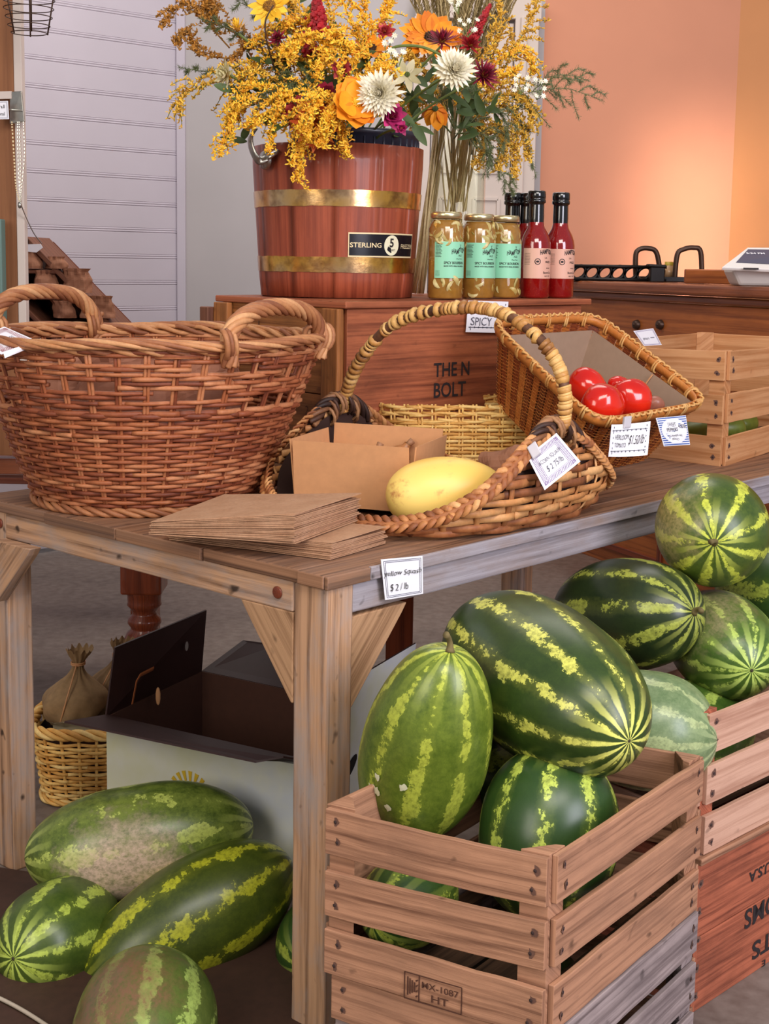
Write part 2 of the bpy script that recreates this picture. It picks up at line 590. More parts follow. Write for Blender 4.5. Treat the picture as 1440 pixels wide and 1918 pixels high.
ve, ue = PW / 2 + .008, PD / 2 + .008
vb, ub = DEP - ve - .02, 1.78
for v, u in ((ve, ue), (vb, ue), (vb, ub), (ve, ub)): post(v, u)
AH = .052
m = MB(); za = TOPZ - .0235 - AH / 2
m.board(TC + TV * (ve + PW / 2 + .001) + TU * (ue - .012) + UP * za, TC + TV * (vb - PW / 2 - .001) + TU * (ue - .012) + UP * za, UP * (AH / 2), TU * .018, 12, .001)
m.build('apron', M_table_side, tb, bevel=.003)
m = MB()
m.board(TC + TU * (ue + PD / 2 + .001) + TV * (ve - .018) + UP * (za + .001), TC + TU * (LEN - .02) + TV * (ve - .018) + UP * (za + .001), UP * (AH / 2 - .001), TV * .018, 16, .001)
m.build('apron', M_table_grey, tb, bevel=.003)
m = MB()
m.board(TC + TU * (ue + PD / 2 + .001) + TV * vb + UP * za, TC + TU * (LEN - .02) + TV * vb + UP * za, UP * (AH / 2), TV * .018, 8, .001)
m.build('apron', M_table_side, tb, bevel=.003)
# corner braces
zb = TOPZ - .0235 - AH


def brace(p0, d, L, Hh, mat):
    """gusset hanging below the apron: p0 top inner corner, d away from the post"""
    m = MB()
    p0 = V(p0); n = d.cross(UP).normalized()
    poly = [p0, p0 + d * L, p0 + d * (L - .012) - UP * .016, p0 - UP * Hh + d * .004, p0 - UP * Hh]
    m.prism(poly, n * .028, uvdir=(d * L + UP * Hh))
    return m.build('brace', mat, tb, bevel=.002)


brace(TC + TV * (ve + PW / 2) + TU * (ue - .03) + UP * zb, TV, .125, .155, M_brace)
brace(TC + TV * (vb - PW / 2) + TU * (ue - .03) + UP * zb, -TV, .125, .13, M_table_side)
brace(TC + TU * (ue + PD / 2) + TV * (ve - .008) + UP * (zb - .004), TU, .135, .155, M_brace)
# wooden bolt plugs and hand print
for v in (ve + PW / 2 + .035, vb - PW / 2 + .02):
    m = MB()
    c0 = TC + TV * v + TU * (ue - .031) + UP * (za + .002)
    prof = [(.0105, 0), (.0105, .0015), (.009, .0022), (0.0005, .0022)]
    M3 = Matrix((TV, UP, -TU)).transposed()
    m.lathe(prof, c0, 16, M3)
    m.build('bolt_plug', M_nail if False else M_dark_wood, tb, True)

# ------------------------------------------------------------------ crates
def nails(m, p, n, r=.0028):
    n = V(n).normalized(); e = n.orthogonal().normalized(); e2 = n.cross(e)
    vs = [V(p) + n * .0012 + (e * math.cos(a) + e2 * math.sin(a)) * r for a in [k * PI / 3 for k in range(6)]]
    vs.append(V(p) + n * .002)
    m.add(vs, [(k, (k + 1) % 6, 6) for k in range(6)])
    m.cur = 1
    m.add([V(p) + n * .0004 + (e * math.cos(a) + e2 * math.sin(a)) * r * _rng.uniform(1.5, 3.4) for a in [q * PI / 5 for q in range(10)]], [tuple(range(10))])
    m.cur = 0
    m.add([v - n * .004 for v in vs[:6]] + vs[:6], [(k, (k + 1) % 6, (k + 1) % 6 + 6, k + 6) for k in range(6)])


def crate(near, dl, L1, dr, L2, z0, hgt, label, mats, ns=3, slat=.069, th=.009, seed=1, group=None, postm=None, sag=.0, gaps=None, lift_r=0):
    """near corner on plan, dl to the left along the short side, dr to the right along the long side"""
    rr = random.Random(seed)
    near = V((near[0], near[1], 0))
    dl = V(dl).normalized(); dr = V(dr).normalized()
    root = thing('wooden_crate', label, 'crate', near + (dl * L1 + dr * L2) / 2 + UP * z0, group)
    mat_l, mat_r = mats
    faces = [(near, dl, L1, -dr, mat_l), (near, dr, L2, -dl, mat_r),
             (near + dr * L2, dl, L1, dr, mat_l), (near + dl * L1, dr, L2, dl, mat_r)]
    pitch = (hgt - slat) / (ns - 1)
    nail_ps = []
    for fi, (p, d, L, n, mt) in enumerate(faces):
        for k in range(ns):
            zc = z0 + slat / 2 + k * pitch
            zt = rr.uniform(-.003, .003)
            m = MB()
            a = p + d * (-.001 if fi in (0, 2) else .006) + n * (th / 2) + UP * (zc + (zt if fi < 4 else 0))
            b = p + d * (L - (0 if fi in (0, 2) else .006)) + n * (th / 2) + UP * (zc - zt)
            if fi == 1: b = b + UP * lift_r * k
            m.board(a, b, UP * (slat / 2), n * (th / 2), 10, .0008, bow=rr.uniform(-.003, .001))
            m.build('slat', mt, root, bevel=.0012)
            if fi < 2:
                for e in (.02, L - .02):
                    for dz in (-.016, .016):
                        q = a.lerp(b, e / L) + n * (th / 2) + UP * (dz + rr.uniform(-.004, .004)) + d * rr.uniform(-.004, .004)
                        nm = MB(); nails(nm, q, n); nm.build('nail', [M_nail, M_nail_stain], root)
    for cx, cy in ((0, 0), (1, 0), (0, 1), (1, 1)):
        c0 = near + dl * (L1 * cx) + dr * (L2 * cy)
        a1 = dl * (1 - 2 * cx); a2 = dr * (1 - 2 * cy)
        c1 = c0 + a1 * .0005 + a2 * .0005
        m = MB()
        m.prism([c1 + UP * (z0 + .001), c1 + a1 * .042 + UP * (z0 + .001), c1 + a1 * .012 + a2 * .036 + UP * (z0 + .001), c1 + a2 * .04 + UP * (z0 + .001)], UP * (hgt + .002), uvdir=a1)
        m.build('corner_post', postm or mat_l, root, bevel=.001)
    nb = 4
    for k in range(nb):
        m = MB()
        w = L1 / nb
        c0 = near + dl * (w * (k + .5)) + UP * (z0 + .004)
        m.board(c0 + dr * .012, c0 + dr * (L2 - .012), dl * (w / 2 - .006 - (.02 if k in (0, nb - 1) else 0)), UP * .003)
        m.build('bottom_board', M_crate_floor_shade, root)
    return root


C1 = on(1030, 1606, .507)
cdl = (V(on(617, 1510, .507)) - C1).normalized()
cdr = (V(on(1312, 1418, .507)) - C1).normalized()
L1 = (V(on(617, 1510, .507)) - C1).length
L2 = (V(on(1312, 1418, .507)) - C1).length
near1 = V((C1.x, C1.y, 0))
upper1 = crate(near1, cdl, L1, cdr, L2, .251, .256, 'pine slatted crate full of watermelons, stacked in front of the table leg',
               (M_crate, M_crate), seed=3, postm=M_crate)
lower1 = crate(near1 + V((.006, .004, 0)), cdl, L1 - .006, cdr, L2 - .006, 0, .248, 'greyed slatted crate at the floor under the watermelon crate',
               (M_crate, M_crate_grey), seed=8, postm=M_crate_grey)

# burnt stamp on the third slat of the upper crate
m = MB()
nf = V((-cdr)).normalized()
zs = .251
sx = on(860, 1872, .28)


def on_face(px, py, p0, n):
    d = ray(px, py); o = V((0, 0, CAM_Z)); tt = (V(p0) - o).dot(n) / d.dot(n)
    return o + d * tt


nf = UP.cross(cdl).normalized()
if nf.dot(V((0, -1, 0))) < 0: nf = -nf
pf = C1 + nf * .0095
ex = -cdl; ey = UP
o0 = on_face(757, 1868, pf, nf) + nf * .0008
o1 = on_face(864, 1889, pf, nf)
SW = (o1 - o0).dot(ex); SH = .040


def bar(m, a, b, w=.0009):
    a, b = V(a), V(b); d = (b - a).normalized(); s = d.cross(nf).normalized() * w
    m.add([a - s, b - s, b + s, a + s], [(0, 1, 2, 3)])


A = lambda x, y: o0 + ex * (x * SW) + ey * (y * SH)
for a, b in (((0, 0), (1, 0)), ((1, 0), (1, 1)), ((1, 1), (0, 1)), ((0, 1), (0, 0)), ((.26, 0), (.26, 1))): bar(m, A(*a), A(*b))
put_text(m, 'MX-1087', A(.31, .58), ex, ey, SH * .24, SW * .64, .01)
put_text(m, 'HT', A(.48, .14), ex, ey, SH * .27, SW * .3, .015)
for k in range(4): bar(m, A(.06 + k * .04, .15 + .06 * k), A(.06 + k * .04, .85 - .05 * k), .0011)
for k in range(4): bar(m, A(.2, .15 + .2 * k), A(.24, .22 + .2 * k), .001)
m.build('burnt_stamp', M_stamp, upper1)

# right stack
C2 = on(1307, 1604, .333); C2 = at(1307, 1604, 2.10); zbox = C2.z
near2 = V((C2.x, C2.y, 0))
cdr2 = (on(1440, 1532, zbox + .002) - C2); cdr2.z = 0; cdr2.normalize()
cdl2 = V((-cdr2.y, cdr2.x, 0))
box2 = thing('wooden_box', 'red stained wooden box with upside down black lettering beneath the pale crate', 'box', near2)
n2 = V((cdr2.y, -cdr2.x, 0))
if n2.y > 0: n2 = -n2
LB = .52; LL = .34
for i, (p, d, L, n) in enumerate(((near2, cdr2, LB, n2), (near2, cdl2, LL, -cdr2), (near2 + cdr2 * LB, cdl2, LL, cdr2), (near2 + cdl2 * LL, cdr2, LB, -n2))):
    for k in range(2):
        m = MB(); h2 = (zbox - .014) / 2
        m.board(p - n * .006 + d * (.012 if i % 2 == 0 else 0) * 0 + UP * (h2 * (k + .5)), p - n * .006 + d * L + UP * (h2 * (k + .5)), UP * (h2 / 2 - .0006), n * .006, 8, .0006)
        m.build('side_board', M_red_box, box2, bevel=.0015)
m = MB()
m.board(near2 + n2 * .004 + UP * (zbox - .007) - cdr2 * .006, near2 + n2 * .004 + cdr2 * (LB + .006) + UP * (zbox - .007), n2 * .008, UP * .006, 10, .001)
m.build('rim_strip', M_crate, box2, bevel=.002)
m = MB()
m.board(near2 + cdl2 * LL / 2 + UP * .01 + cdr2 * .012, near2 + cdl2 * LL / 2 + cdr2 * (LB - .012) + UP * .01, cdl2 * (LL / 2 - .014), UP * .005)
m.build('bottom_board', M_red_box, box2)
# upside down stencil
m = MB()
pf2 = near2 + n2 * .0006
for s, px, py, hh, ww in (('U.S.A', 1402, 1655, .020, .075), ('OMS', 1393, 1742, .036, .115), ('ITS', 1407, 1800, .034, .085), ('E', 1426, 1812, .012, .012)):
    q = on_face(px, py, pf2, n2)
    # rotated half a turn: text runs from right to left, upside down; q is its left top-most end
    put_text(m, s, q + cdr2 * ww + UP * hh, -cdr2, -UP, hh, ww, .02)
m.build('lettering', M_black_ink, box2)
for k in range(6):
    nm = MB(); nails(nm, near2 + cdr2 * .012 + UP * (.03 + k * .052), n2, .003); nm.build('nail', [M_nail, M_nail_stain], box2)
crate2 = crate(near2 + cdr2 * .004 + cdl2 * .004, cdl2, LL - .008, cdr2, LB - .008, zbox, .252, 'pale pink slatted crate of watermelons standing on the red box',
               (M_crate_peach, M_crate_peach), seed=11, postm=M_red_box)

# riser box on the table
RC0 = V((-.098, 2.95, 0)); RZ = 1.208
rdr = V((.743, .669, 0)); rdl = V((-.669, .743, 0)); rn = V((.669, -.743, 0))
RL1, RL2 = .50, .85
riser = thing('wooden_box', 'large old upturned shipping box with black stencilled words holding the flower bucket and jars', 'box', RC0 + UP * TOPZ)
m = MB(); m.board(RC0 + rdl * RL1 / 2 + UP * (RZ - .008) - rdr * .004, RC0 + rdl * RL1 / 2 + rdr * (RL2 + .03) + UP * (RZ - .008), rdl * (RL1 / 2 + .012), UP * .008, 12, .001)
m.build('top_board', M_riser, riser, bevel=.003)
for i, (p, d, L, n) in enumerate(((RC0, rdr, RL2, rn), (RC0 + rdl * RL1, rdr, RL2, -rn))):
    for k, (za_, zb_) in enumerate(((TOPZ + .001, .93), (.931, RZ - .017))):
        m = MB(); m.board(p - n * .006 + d * .012 + UP * ((za_ + zb_) / 2), p - n * .006 + d * L + UP * ((za_ + zb_) / 2), UP * ((zb_ - za_) / 2 - .0005), n * .006, 8, .0005)
        m.build('side_board', M_riser, riser, bevel=.0015)
for i, (p, n) in enumerate(((RC0, -rdr), (RC0 + rdr * (RL2 - .02), rdr))):
    for k, (za_, zb_) in enumerate(((TOPZ + .001, .985), (.987, RZ - .017))):
        m = MB(); m.board(p + rdr * .012 + UP * ((za_ + zb_) / 2) + rdl * .014, p + rdr * .012 + rdl * (RL1 - .014) + UP * ((za_ + zb_) / 2), UP * ((zb_ - za_) / 2), rdr * .008, 8, .0005)
        m.build('end_board', M_riser_post, riser, bevel=.0015)
for v in (.03, RL1 - .03):
    m = MB(); m.board(RC0 - rdr * .008 + rdl * v + UP * (TOPZ + .002), RC0 - rdr * .008 + rdl * v + UP * (RZ - .017), rdl * .03, rdr * .0095, 8, .001)
    m.build('cleat', M_riser_post, riser, bevel=.003)
m = MB(); m.board(RC0 - rdr * .02 + rdl * (RL1 + .02) + UP * (TOPZ + .03), RC0 - rdr * .02 + rdl * (RL1 + .02) + UP * (RZ - .03), rdl * .018, rdr * .014, 6, .001)
m.build('cleat', M_rack, riser, bevel=.003)
m = MB()
pr = RC0 + rn * .0008
q = on_face(812, 706, pr, rn)
put_text(m, 'THE N', q, rdr, UP, .034, .125, .015)
q = on_face(812, 745, pr, rn)
put_text(m, 'BOLT', q, rdr, UP, .036, .112, .015)
m.build('lettering', M_black_ink, riser)
m = MB()
pl = RC0 - rdr * (-.0035)
for s, px, py, hh in (('1', 484, 622, .03), ('9', 575, 612, .035), ('1', 597, 622, .035), ('2', 572, 775, .02), ('7', 590, 775, .02)):
    q = on_face(px, py, RC0 + rdr * .003, rdr)
    put_text(m, s, q, -rdl, UP, hh, None, -.01)
m.build('pencil_marks', M_stamp, riser)

# ------------------------------------------------------------------ watermelons
def melon_mat(name, base, base2, light, seed, n=9, width=.35, mottled=.4, star=.8, patch=None, wav=1.0, streak=.5):
    t = NT(name)
    o = t.coord('Object')
    sep = t.n('SeparateXYZ'); t.t.links.new(o, sep.inputs[0])
    x, y, z = sep.outputs
    ang = t.math('ARCTAN2', y, x)
    off = t.n('VectorMath', {'operation': 'ADD'}); t.t.links.new(o, off.inputs[0]); off.inputs[1].default_value = (seed * 3.1, seed * 1.7, seed * .9)
    p = off.outputs[0]
    big = t.noise(p, 7, 3)
    med = t.noise(p, 34, 5, .7)
    fine = t.noise(t.mapping(p, (1, 1, .8)), 130, 5, .72)
    veins = t.n('TexVoronoi', {'feature': 'DISTANCE_TO_EDGE'}, Scale=110.0); t.t.links.new(p, veins.inputs['Vector'])
    a2 = t.math('ADD', t.math('MULTIPLY', ang, float(n)), t.math('MULTIPLY', big, 4.0 * wav))
    s = t.math('SINE', a2)                       # 1 at stripe centres
    jag = t.math('ADD', t.math('MULTIPLY', t.math('SUBTRACT', med, .5), 3.6), t.math('MULTIPLY', t.math('SUBTRACT', fine, .5), 1.7))
    brk = t.math('MULTIPLY', t.math('SUBTRACT', t.noise(t.mapping(p, (1, 1, 1), (9, 2, 4)), 13, 3), .5), 4.2 * streak)
    val = t.math('ADD', t.math('ADD', s, jag), brk)
    mask = t.ramp(val, [(1 - width, 0.0), (min(.995, 1 - width + .16), 1.0)])
    mott = t.ramp(t.math('ADD', t.math('MULTIPLY', med, .6), t.math('MULTIPLY', fine, .4)), [(.4, 0.0), (.62, 1.0)])
    g = t.mix(t.math('MULTIPLY', mott, mottled), base, base2)
    g = t.mix(t.math('MULTIPLY', t.ramp(big, [(.35, 0.0), (.7, 1.0)]), .5), g, tuple(q * .7 for q in base2))
    g = t.mix(t.ramp(veins.outputs[0], [(0, .16), (.08, 0.0)]), g, tuple(q * .5 for q in base))
    halo = t.ramp(t.math('ADD', t.math('MULTIPLY', s, .8), t.math('MULTIPLY', jag, .45)), [(.0, 0.0), (.9, 1.0)])
    g = t.mix(t.math('MULTIPLY', halo, .42), g, tuple(a_ * .55 + b_ * .3 for a_, b_ in zip(base2, light)))
    mask = t.math('MULTIPLY', mask, t.ramp(fine, [(.3, .55), (.5, 1.0)]))
    col = t.mix(mask, g, t.mix(t.ramp(fine, [(.35, 0.0), (.6, 1.0)]), tuple(q * .62 for q in light), light))
    # fine rays at the two poles
    rad = t.math('SQRT', t.math('ADD', t.math('MULTIPLY', x, x), t.math('MULTIPLY', y, y)))
    near = t.ramp(rad, [(.02, 1.0), (.085, 0.0)])
    rays = t.math('SINE', t.math('ADD', t.math('MULTIPLY', ang, 13.0), t.math('MULTIPLY', med, 2.5)))
    rm = t.math('MULTIPLY', t.math('MULTIPLY', t.ramp(rays, [(.1, 0.0), (.6, 1.0)]), near), star)
    col = t.mix(rm, col, tuple(min(1, q * 1.15 + .03) for q in light))
    if patch:
        # ground spot: patch = (direction, colour, size)
        d, pc, size, soft = patch
        vm = t.n('VectorMath', {'operation': 'DISTANCE'}); t.t.links.new(o, vm.inputs[0]); vm.inputs[1].default_value = d
        dd = t.math('ADD', vm.outputs['Value'], t.math('MULTIPLY', t.math('SUBTRACT', med, .5), .16))
        pm = t.ramp(t.math('DIVIDE', dd, size), [(.45, 1.0), (1.0, 0.0)])
        pm = t.math('MULTIPLY', pm, t.math('MULTIPLY', t.ramp(fine, [(.32, .25), (.6, 1.0)]), soft))
        col = t.mix(pm, col, pc)
    t.bump(fine, .05, .001)
    return t.out(Base_Color=col, Roughness=.34, Specular_IOR_Level=.45, Coat_Weight=.12, Coat_Roughness=.25)


M_stem = plain('dry_melon_stem', lin(120, 104, 62), .8, 0, .4)
M_scar = plain('blossom_scar', lin(58, 50, 30), .8)


def melon(c, axis, L, R, mat, label, group=None, roll=0, egg=0.0, stem=False, power=2.3, scars=None, cat='watermelon'):
    """axis points to the blossom end"""
    c = V(c); ax = V(axis).normalized()
    q = ax.to_track_quat('Z', 'Y').to_matrix() @ Matrix.Rotation(roll, 3, 'Z')
    root = thing('watermelon', label, cat, c, group)
    m = MB()
    n, k = 64, 44
    prof = []
    for i in range(k + 1):
        th = PI * i / k
        zz = -math.cos(th)
        rr = (max(0, 1 - abs(zz) ** power)) ** (1 / 2.0)
        rr *= 1 + egg * zz
        prof.append((max(rr * R, .00015), zz * L))
    m.lathe(prof, (0, 0, 0), n)
    for i, v in enumerate(m.v):
        d = mnoise.noise(V(v) * 9 + V((c.x * 7, c.y * 5, c.z * 3))) * .0035
        l = V(v); s = 1 + d / max(.05, l.length)
        m.v[i] = tuple(l * s)
    b = m.build('rind', mat, root, True, M=q.to_4x4())
    if scars:
        rr = random.Random(4)
        for (a, zz, sz) in scars:
            m = MB()
            r0 = R * math.sqrt(max(0, 1 - abs(zz / L) ** power)) * (1 + egg * zz / L)
            pts = []
            for kk in range(11):
                aa = 2 * PI * kk / 11; s = sz * rr.uniform(.4, 1.2)
                da = math.cos(aa) * s / R; dz = math.sin(aa) * s * 1.3
                z2 = zz + dz; r2 = R * math.sqrt(max(0, 1 - abs(z2 / L) ** power)) * (1 + egg * z2 / L) + .0022
                pts.append((r2 * math.cos(a + da), r2 * math.sin(a + da), z2))
            cc = V((0, 0, 0))
            for p_ in pts: cc += V(p_) / 11
            pts.append(tuple(cc * 1.004))
            m.add(pts, [(kk, (kk + 1) % 11, 11) for kk in range(11)])
            m.build('pale_scar', M_pale_scar, root, M=q.to_4x4())
    if stem:
        m = MB()
        pts = []
        for i in range(9):
            s = i / 8
            pts.append((.010 * s * s * 1.2, .006 * math.sin(s * 3), -L + .003 - .03 * s))
        m.tube(pts, [.0085, .0062, .005, .0046, .0044, .0044, .0046, .005, .0055], 8)
        m.build('stem', M_stem, root, True, M=q.to_4x4())
    else:
        m = MB(); m.blob((0, 0, L - .0005), (.0035, .0035, .0012), 8)
        m.build('blossom_scar', M_scar, root, True, M=q.to_4x4())
    return root


M_pale_scar = plain('pale_dry_scar', lin(216, 214, 178), .8, 0, .1)
def ldir(axis, roll, d, dist):
    q = V(axis).normalized().to_track_quat('Z', 'Y').to_matrix() @ Matrix.Rotation(roll, 3, 'Z')
    return tuple((q.transposed() @ V(d).normalized()) * dist)


def aim(c, px, py, L, away=False):
    """axis from centre c whose blossom end (or, with away, whose stem end) is seen at image point px, py"""
    c = V(c); best = None
    for i in range(400):
        Y = c.y - L * i / 399
        e = abs((at(px, py, Y) - c).length - L)
        if best is None or e < best[0]: best = (e, Y)
    d = at(px, py, best[1]) - c
    return tuple(-d if away else d)


AX1, AX4, AX7, AX8 = (-.21, -.035, -.022), (.03, -.9, -.25), aim(at(1333, 992, 2.50), 1338, 1017, .122, True), aim(at(1352, 1206, 2.45), 1408, 1256, .150)
DG, MG, LG = lin(34, 58, 26), lin(66, 96, 32), lin(170, 186, 74)
m_w1 = melon_mat('rind_olive_green', lin(72, 94, 26), lin(120, 138, 46), lin(180, 190, 70), 1, 9, .36, .8, .4, None, .6, .9)
m_w2 = melon_mat('rind_dark_gold_stripes', lin(42, 62, 24), lin(62, 84, 32), lin(214, 214, 100), 2, 11, .20, .5, 1.0, None, .5, .7)
m_w3 = melon_mat('rind_dark_bright_stripes', lin(42, 70, 30), lin(58, 86, 36), lin(190, 206, 88), 3, 9, .26, .3, .5, None, .4, .3)
m_w4 = melon_mat('rind_pale_grey_green', lin(96, 122, 78), lin(140, 158, 112), lin(176, 190, 134), 4, 11, .32, .9, .6, None, 1, .8)
m_w6 = melon_mat('rind_blackish_green', lin(32, 46, 24), lin(54, 68, 32), lin(164, 172, 72), 5, 9, .26, .4, .7, None, .5, .8)
m_w7 = melon_mat('rind_green_yellow_rays', lin(54, 76, 28), lin(94, 112, 38), lin(200, 208, 76), 6, 9, .40, .5, .6, (ldir(AX7, .6, (-.95, -.3, .15), .108), lin(176, 160, 108), .10, .7), .5, .4)
m_w8 = melon_mat('rind_mid_green', lin(54, 84, 30), lin(92, 122, 44), lin(176, 198, 92), 7, 10, .22, .5, 1.0, (ldir(AX8, .1, (-.5, -.3, .8), .10), lin(164, 146, 112), .11, .6), .8, .6)
m_m1 = melon_mat('rind_mottled_pink_patch', lin(62, 80, 28), lin(122, 138, 56), lin(178, 190, 92), 8, 8, .30, .9, 1.0, (ldir(AX1, -.3, (-.05, -.9, -.4), .108), lin(206, 176, 156), .15, .95), 1.4, 1.4)
m_m2 = melon_mat('rind_green_left', lin(58, 80, 28), lin(92, 110, 40), lin(178, 196, 80), 9, 9, .38, .6, 1.0, None, .8, .6)
m_m3 = melon_mat('rind_olive_yellow_bands', lin(58, 72, 22), lin(92, 104, 32), lin(186, 188, 48), 10, 8, .36, .6, .5, None, .7, .7)
m_m4 = melon_mat('rind_brown_patch', lin(66, 88, 36), lin(110, 128, 56), lin(160, 184, 92), 11, 10, .40, .6, .6, (ldir(AX4, .2, (-.45, -.25, .85), .118), lin(126, 92, 66), .13, 1.0), .8, .6)
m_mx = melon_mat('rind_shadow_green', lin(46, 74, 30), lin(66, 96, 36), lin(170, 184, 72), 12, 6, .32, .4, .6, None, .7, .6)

melon(at(799, 1390, 1.93), aim(at(799, 1390, 1.93), 843, 1218, .182, True), .182, .100, m_w1, 'upright olive green watermelon with pale peeling scars, leaning in the crate by the table leg', stem=True, egg=.10, roll=.4,
      scars=[(5.1, .012, .0075), (5.55, .02, .006), (5.5, .045, .009), (5.25, .062, .006), (5.6, .05, .008)])
melon(at(1012, 1272, 2.05), aim(at(1012, 1272, 2.05), 1178, 1388, .245), .245, .126, m_w2, 'largest dark watermelon with jagged gold stripes, lying on top of the pine crate', roll=.3)
melon(at(1028, 1560, 1.90), (.02, .05, .12), .135, .108, m_w3, 'dark green watermelon with bright jagged stripes, low at the front corner of the pine crate', roll=.9)
melon(at(1208, 1366, 2.17), (.10, -.04, .0), .125, .103, m_w4, 'pale grey green watermelon at the far corner of the pine crate', roll=.2)
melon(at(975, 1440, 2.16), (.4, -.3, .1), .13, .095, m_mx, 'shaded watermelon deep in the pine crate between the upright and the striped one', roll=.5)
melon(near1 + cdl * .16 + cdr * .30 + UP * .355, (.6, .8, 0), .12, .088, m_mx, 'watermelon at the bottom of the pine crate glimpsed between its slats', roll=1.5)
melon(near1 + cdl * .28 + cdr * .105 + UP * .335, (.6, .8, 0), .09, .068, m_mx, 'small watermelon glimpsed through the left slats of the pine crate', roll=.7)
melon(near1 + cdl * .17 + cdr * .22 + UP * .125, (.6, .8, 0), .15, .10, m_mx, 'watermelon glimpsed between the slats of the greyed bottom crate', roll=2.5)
melon(at(1173, 1150, 2.47), aim(at(1170, 1150, 2.47), 1298, 1147, .18, True), .18, .110, m_w6, 'long blackish green watermelon with a dry stem, below the round one', stem=True, roll=.2)
melon(at(1333, 992, 2.50), AX7, .122, .112, m_w7, 'round watermelon on top of the pile, its stem end facing forward', stem=True, roll=.6, power=2.1)
melon(at(1352, 1206, 2.45), AX8, .150, .100, m_w8, 'mid green watermelon with a white star at its blossom end, resting in the pale crate', roll=.1)
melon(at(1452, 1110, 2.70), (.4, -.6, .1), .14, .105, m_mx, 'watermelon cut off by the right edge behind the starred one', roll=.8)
melon(near2 + cdr2 * .24 + cdl2 * .17 + UP * (zbox + .115), (.6, .8, 0), .15, .10, m_w8, 'watermelon glimpsed between the slats of the pale crate', roll=2)
melon(at(263, 1576, 2.44), AX1, .226, .112, m_m1, 'long mottled watermelon with a pinkish ground patch, top of the heap under the table', roll=-.3)
melon(at(113, 1752, 2.275), aim(at(113, 1752, 2.275), 24, 1796, .135), .135, .102, m_m2, 'watermelon with a star shaped blossom end, lower left of the heap under the table', roll=.3)
melon(at(357, 1728, 2.30), (.19, .10, .085), .222, .112, m_m3, 'long olive watermelon with broken yellow bands, leaning against the table leg', roll=.2)
melon(at(270, 1938, 1.97), AX4, .15, .119, m_m4, 'watermelon with a brown rubbed patch, in front of the heap at the bottom edge', roll=.2)
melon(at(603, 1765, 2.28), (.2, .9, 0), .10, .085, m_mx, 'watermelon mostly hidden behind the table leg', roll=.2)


# ------------------------------------------------------------------ wicker
def wicker_mat(name, cols, rough=.55, spec=.35):
    t = NT(name)
    isl = t.island()
    o = t.coord()
    n = t.noise(o, 28, 3)
    n2 = t.noise(o, 160, 3)
    f = t.math('ADD', t.math('MULTIPLY', isl, .6), t.math('MULTIPLY', n, .45))
    k = len(cols)
    col = t.ramp(f, [(.12 + .75 * i / (k - 1), c) for i, c in enumerate(cols)])
    col = t.mix(1.0, col, t.ramp(n2, [(.25, .82), (.65, 1.0)]), 'MULTIPLY')
    t.bump(n2, .25, .001)
    return t.out(Base_Color=col, Roughness=rough, Specular_IOR_Level=spec)


M_willow = wicker_mat('brown_willow', [lin(96, 44, 28), lin(138, 72, 44), lin(168, 98, 60), lin(198, 134, 92)])
M_willow_rim = wicker_mat('willow_rim', [lin(118, 66, 44), lin(156, 98, 64), lin(190, 130, 84), lin(214, 160, 112)])
M_yellow = wicker_mat('yellow_willow', [lin(196, 134, 60), lin(228, 172, 90), lin(244, 198, 116), lin(250, 216, 144)])
M_splint = wicker_mat('two_tone_splint', [lin(62, 34, 26), lin(160, 96, 56), lin(208, 144, 86), lin(232, 178, 120)])
M_splint_dark = wicker_mat('dark_splint', [lin(38, 24, 22), lin(80, 50, 36), lin(140, 94, 62), lin(190, 140, 96)])
M_cane = wicker_mat('cane_wrapping', [lin(120, 72, 40), lin(190, 134, 72), lin(222, 172, 100), lin(232, 190, 126)], .42)
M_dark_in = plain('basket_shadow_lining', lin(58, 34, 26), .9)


def weave(m, P, ts, nst, amp, r, samp=4, rt=None, keep=None, rr=None, pieces=3, zj=0.0, phase=0, closed=True, tscale=None):
    """weavers going round: P(phi, t, off) gives the point pushed outwards by off"""
    rr = rr or random.Random(2)
    N = nst * samp
    for j, t in enumerate(ts):
        segs = []; cur = []
        cuts = set(rr.randrange(N) for _ in range(pieces))
        start = rr.randrange(N) if closed else 0
        ph = rr.uniform(0, 6)
        cnt = N + (1 if closed else 0)
        for i in range(cnt + (0)):
            k = (start + i) % N if closed else i
            phi = (2 * PI * k / N)
            tt = t + zj * math.sin(phi * 2 + ph)
            if keep and not keep(phi, tt):
                if len(cur) > 2: segs.append(cur)
                cur = []; continue
            off = amp * math.cos(PI * (k / samp + j + phase))
            cur.append((phi, tt, off))
            if k in cuts and len(cur) > 3:
                segs.append(cur)
                cur = [(phi, tt, off * .6)]
        if len(cur) > 2: segs.append(cur)
        for sgm in segs:
            pts = [P(*q) for q in sgm]
            if rt is None:
                m.tube(pts, r * rr.uniform(.88, 1.12), 6)
            else:
                nr = [P(q[0], q[1], .02) - P(q[0], q[1], 0) for q in sgm]
                ww = r * rr.uniform(.8, 1.15)
                m.tube(pts, ww, 6, normals=nr, rt=rt)


def rope(m, pts, strands, R, r, turns_per_m, normals=None, phase=0, flat=1.0):
    """twisted strands round a path"""
    pts = [V(p) for p in pts]
    n = len(pts)
    fr = []
    prev = None; acc = 0
    for i, p in enumerate(pts):
        T = (pts[min(i + 1, n - 1)] - pts[max(i - 1, 0)]).normalized()
        N = V(normals[i]) if normals else (prev if prev is not None else (V((0, 0, 1)) if abs(T.z) < .9 else V((1, 0, 0))))
        N = (N - T * N.dot(T)).normalized(); prev = N
        if i: acc += (p - pts[i - 1]).length
        fr.append((p, N, T.cross(N), acc))
    for s in range(strands):
        q = []
        for p, N, B, a in fr:
            th = 2 * PI * (s / strands + a * turns_per_m) + phase
            q.append(p + N * math.cos(th) * R * flat + B * math.sin(th) * R)
        m.tube(q, r, 7)


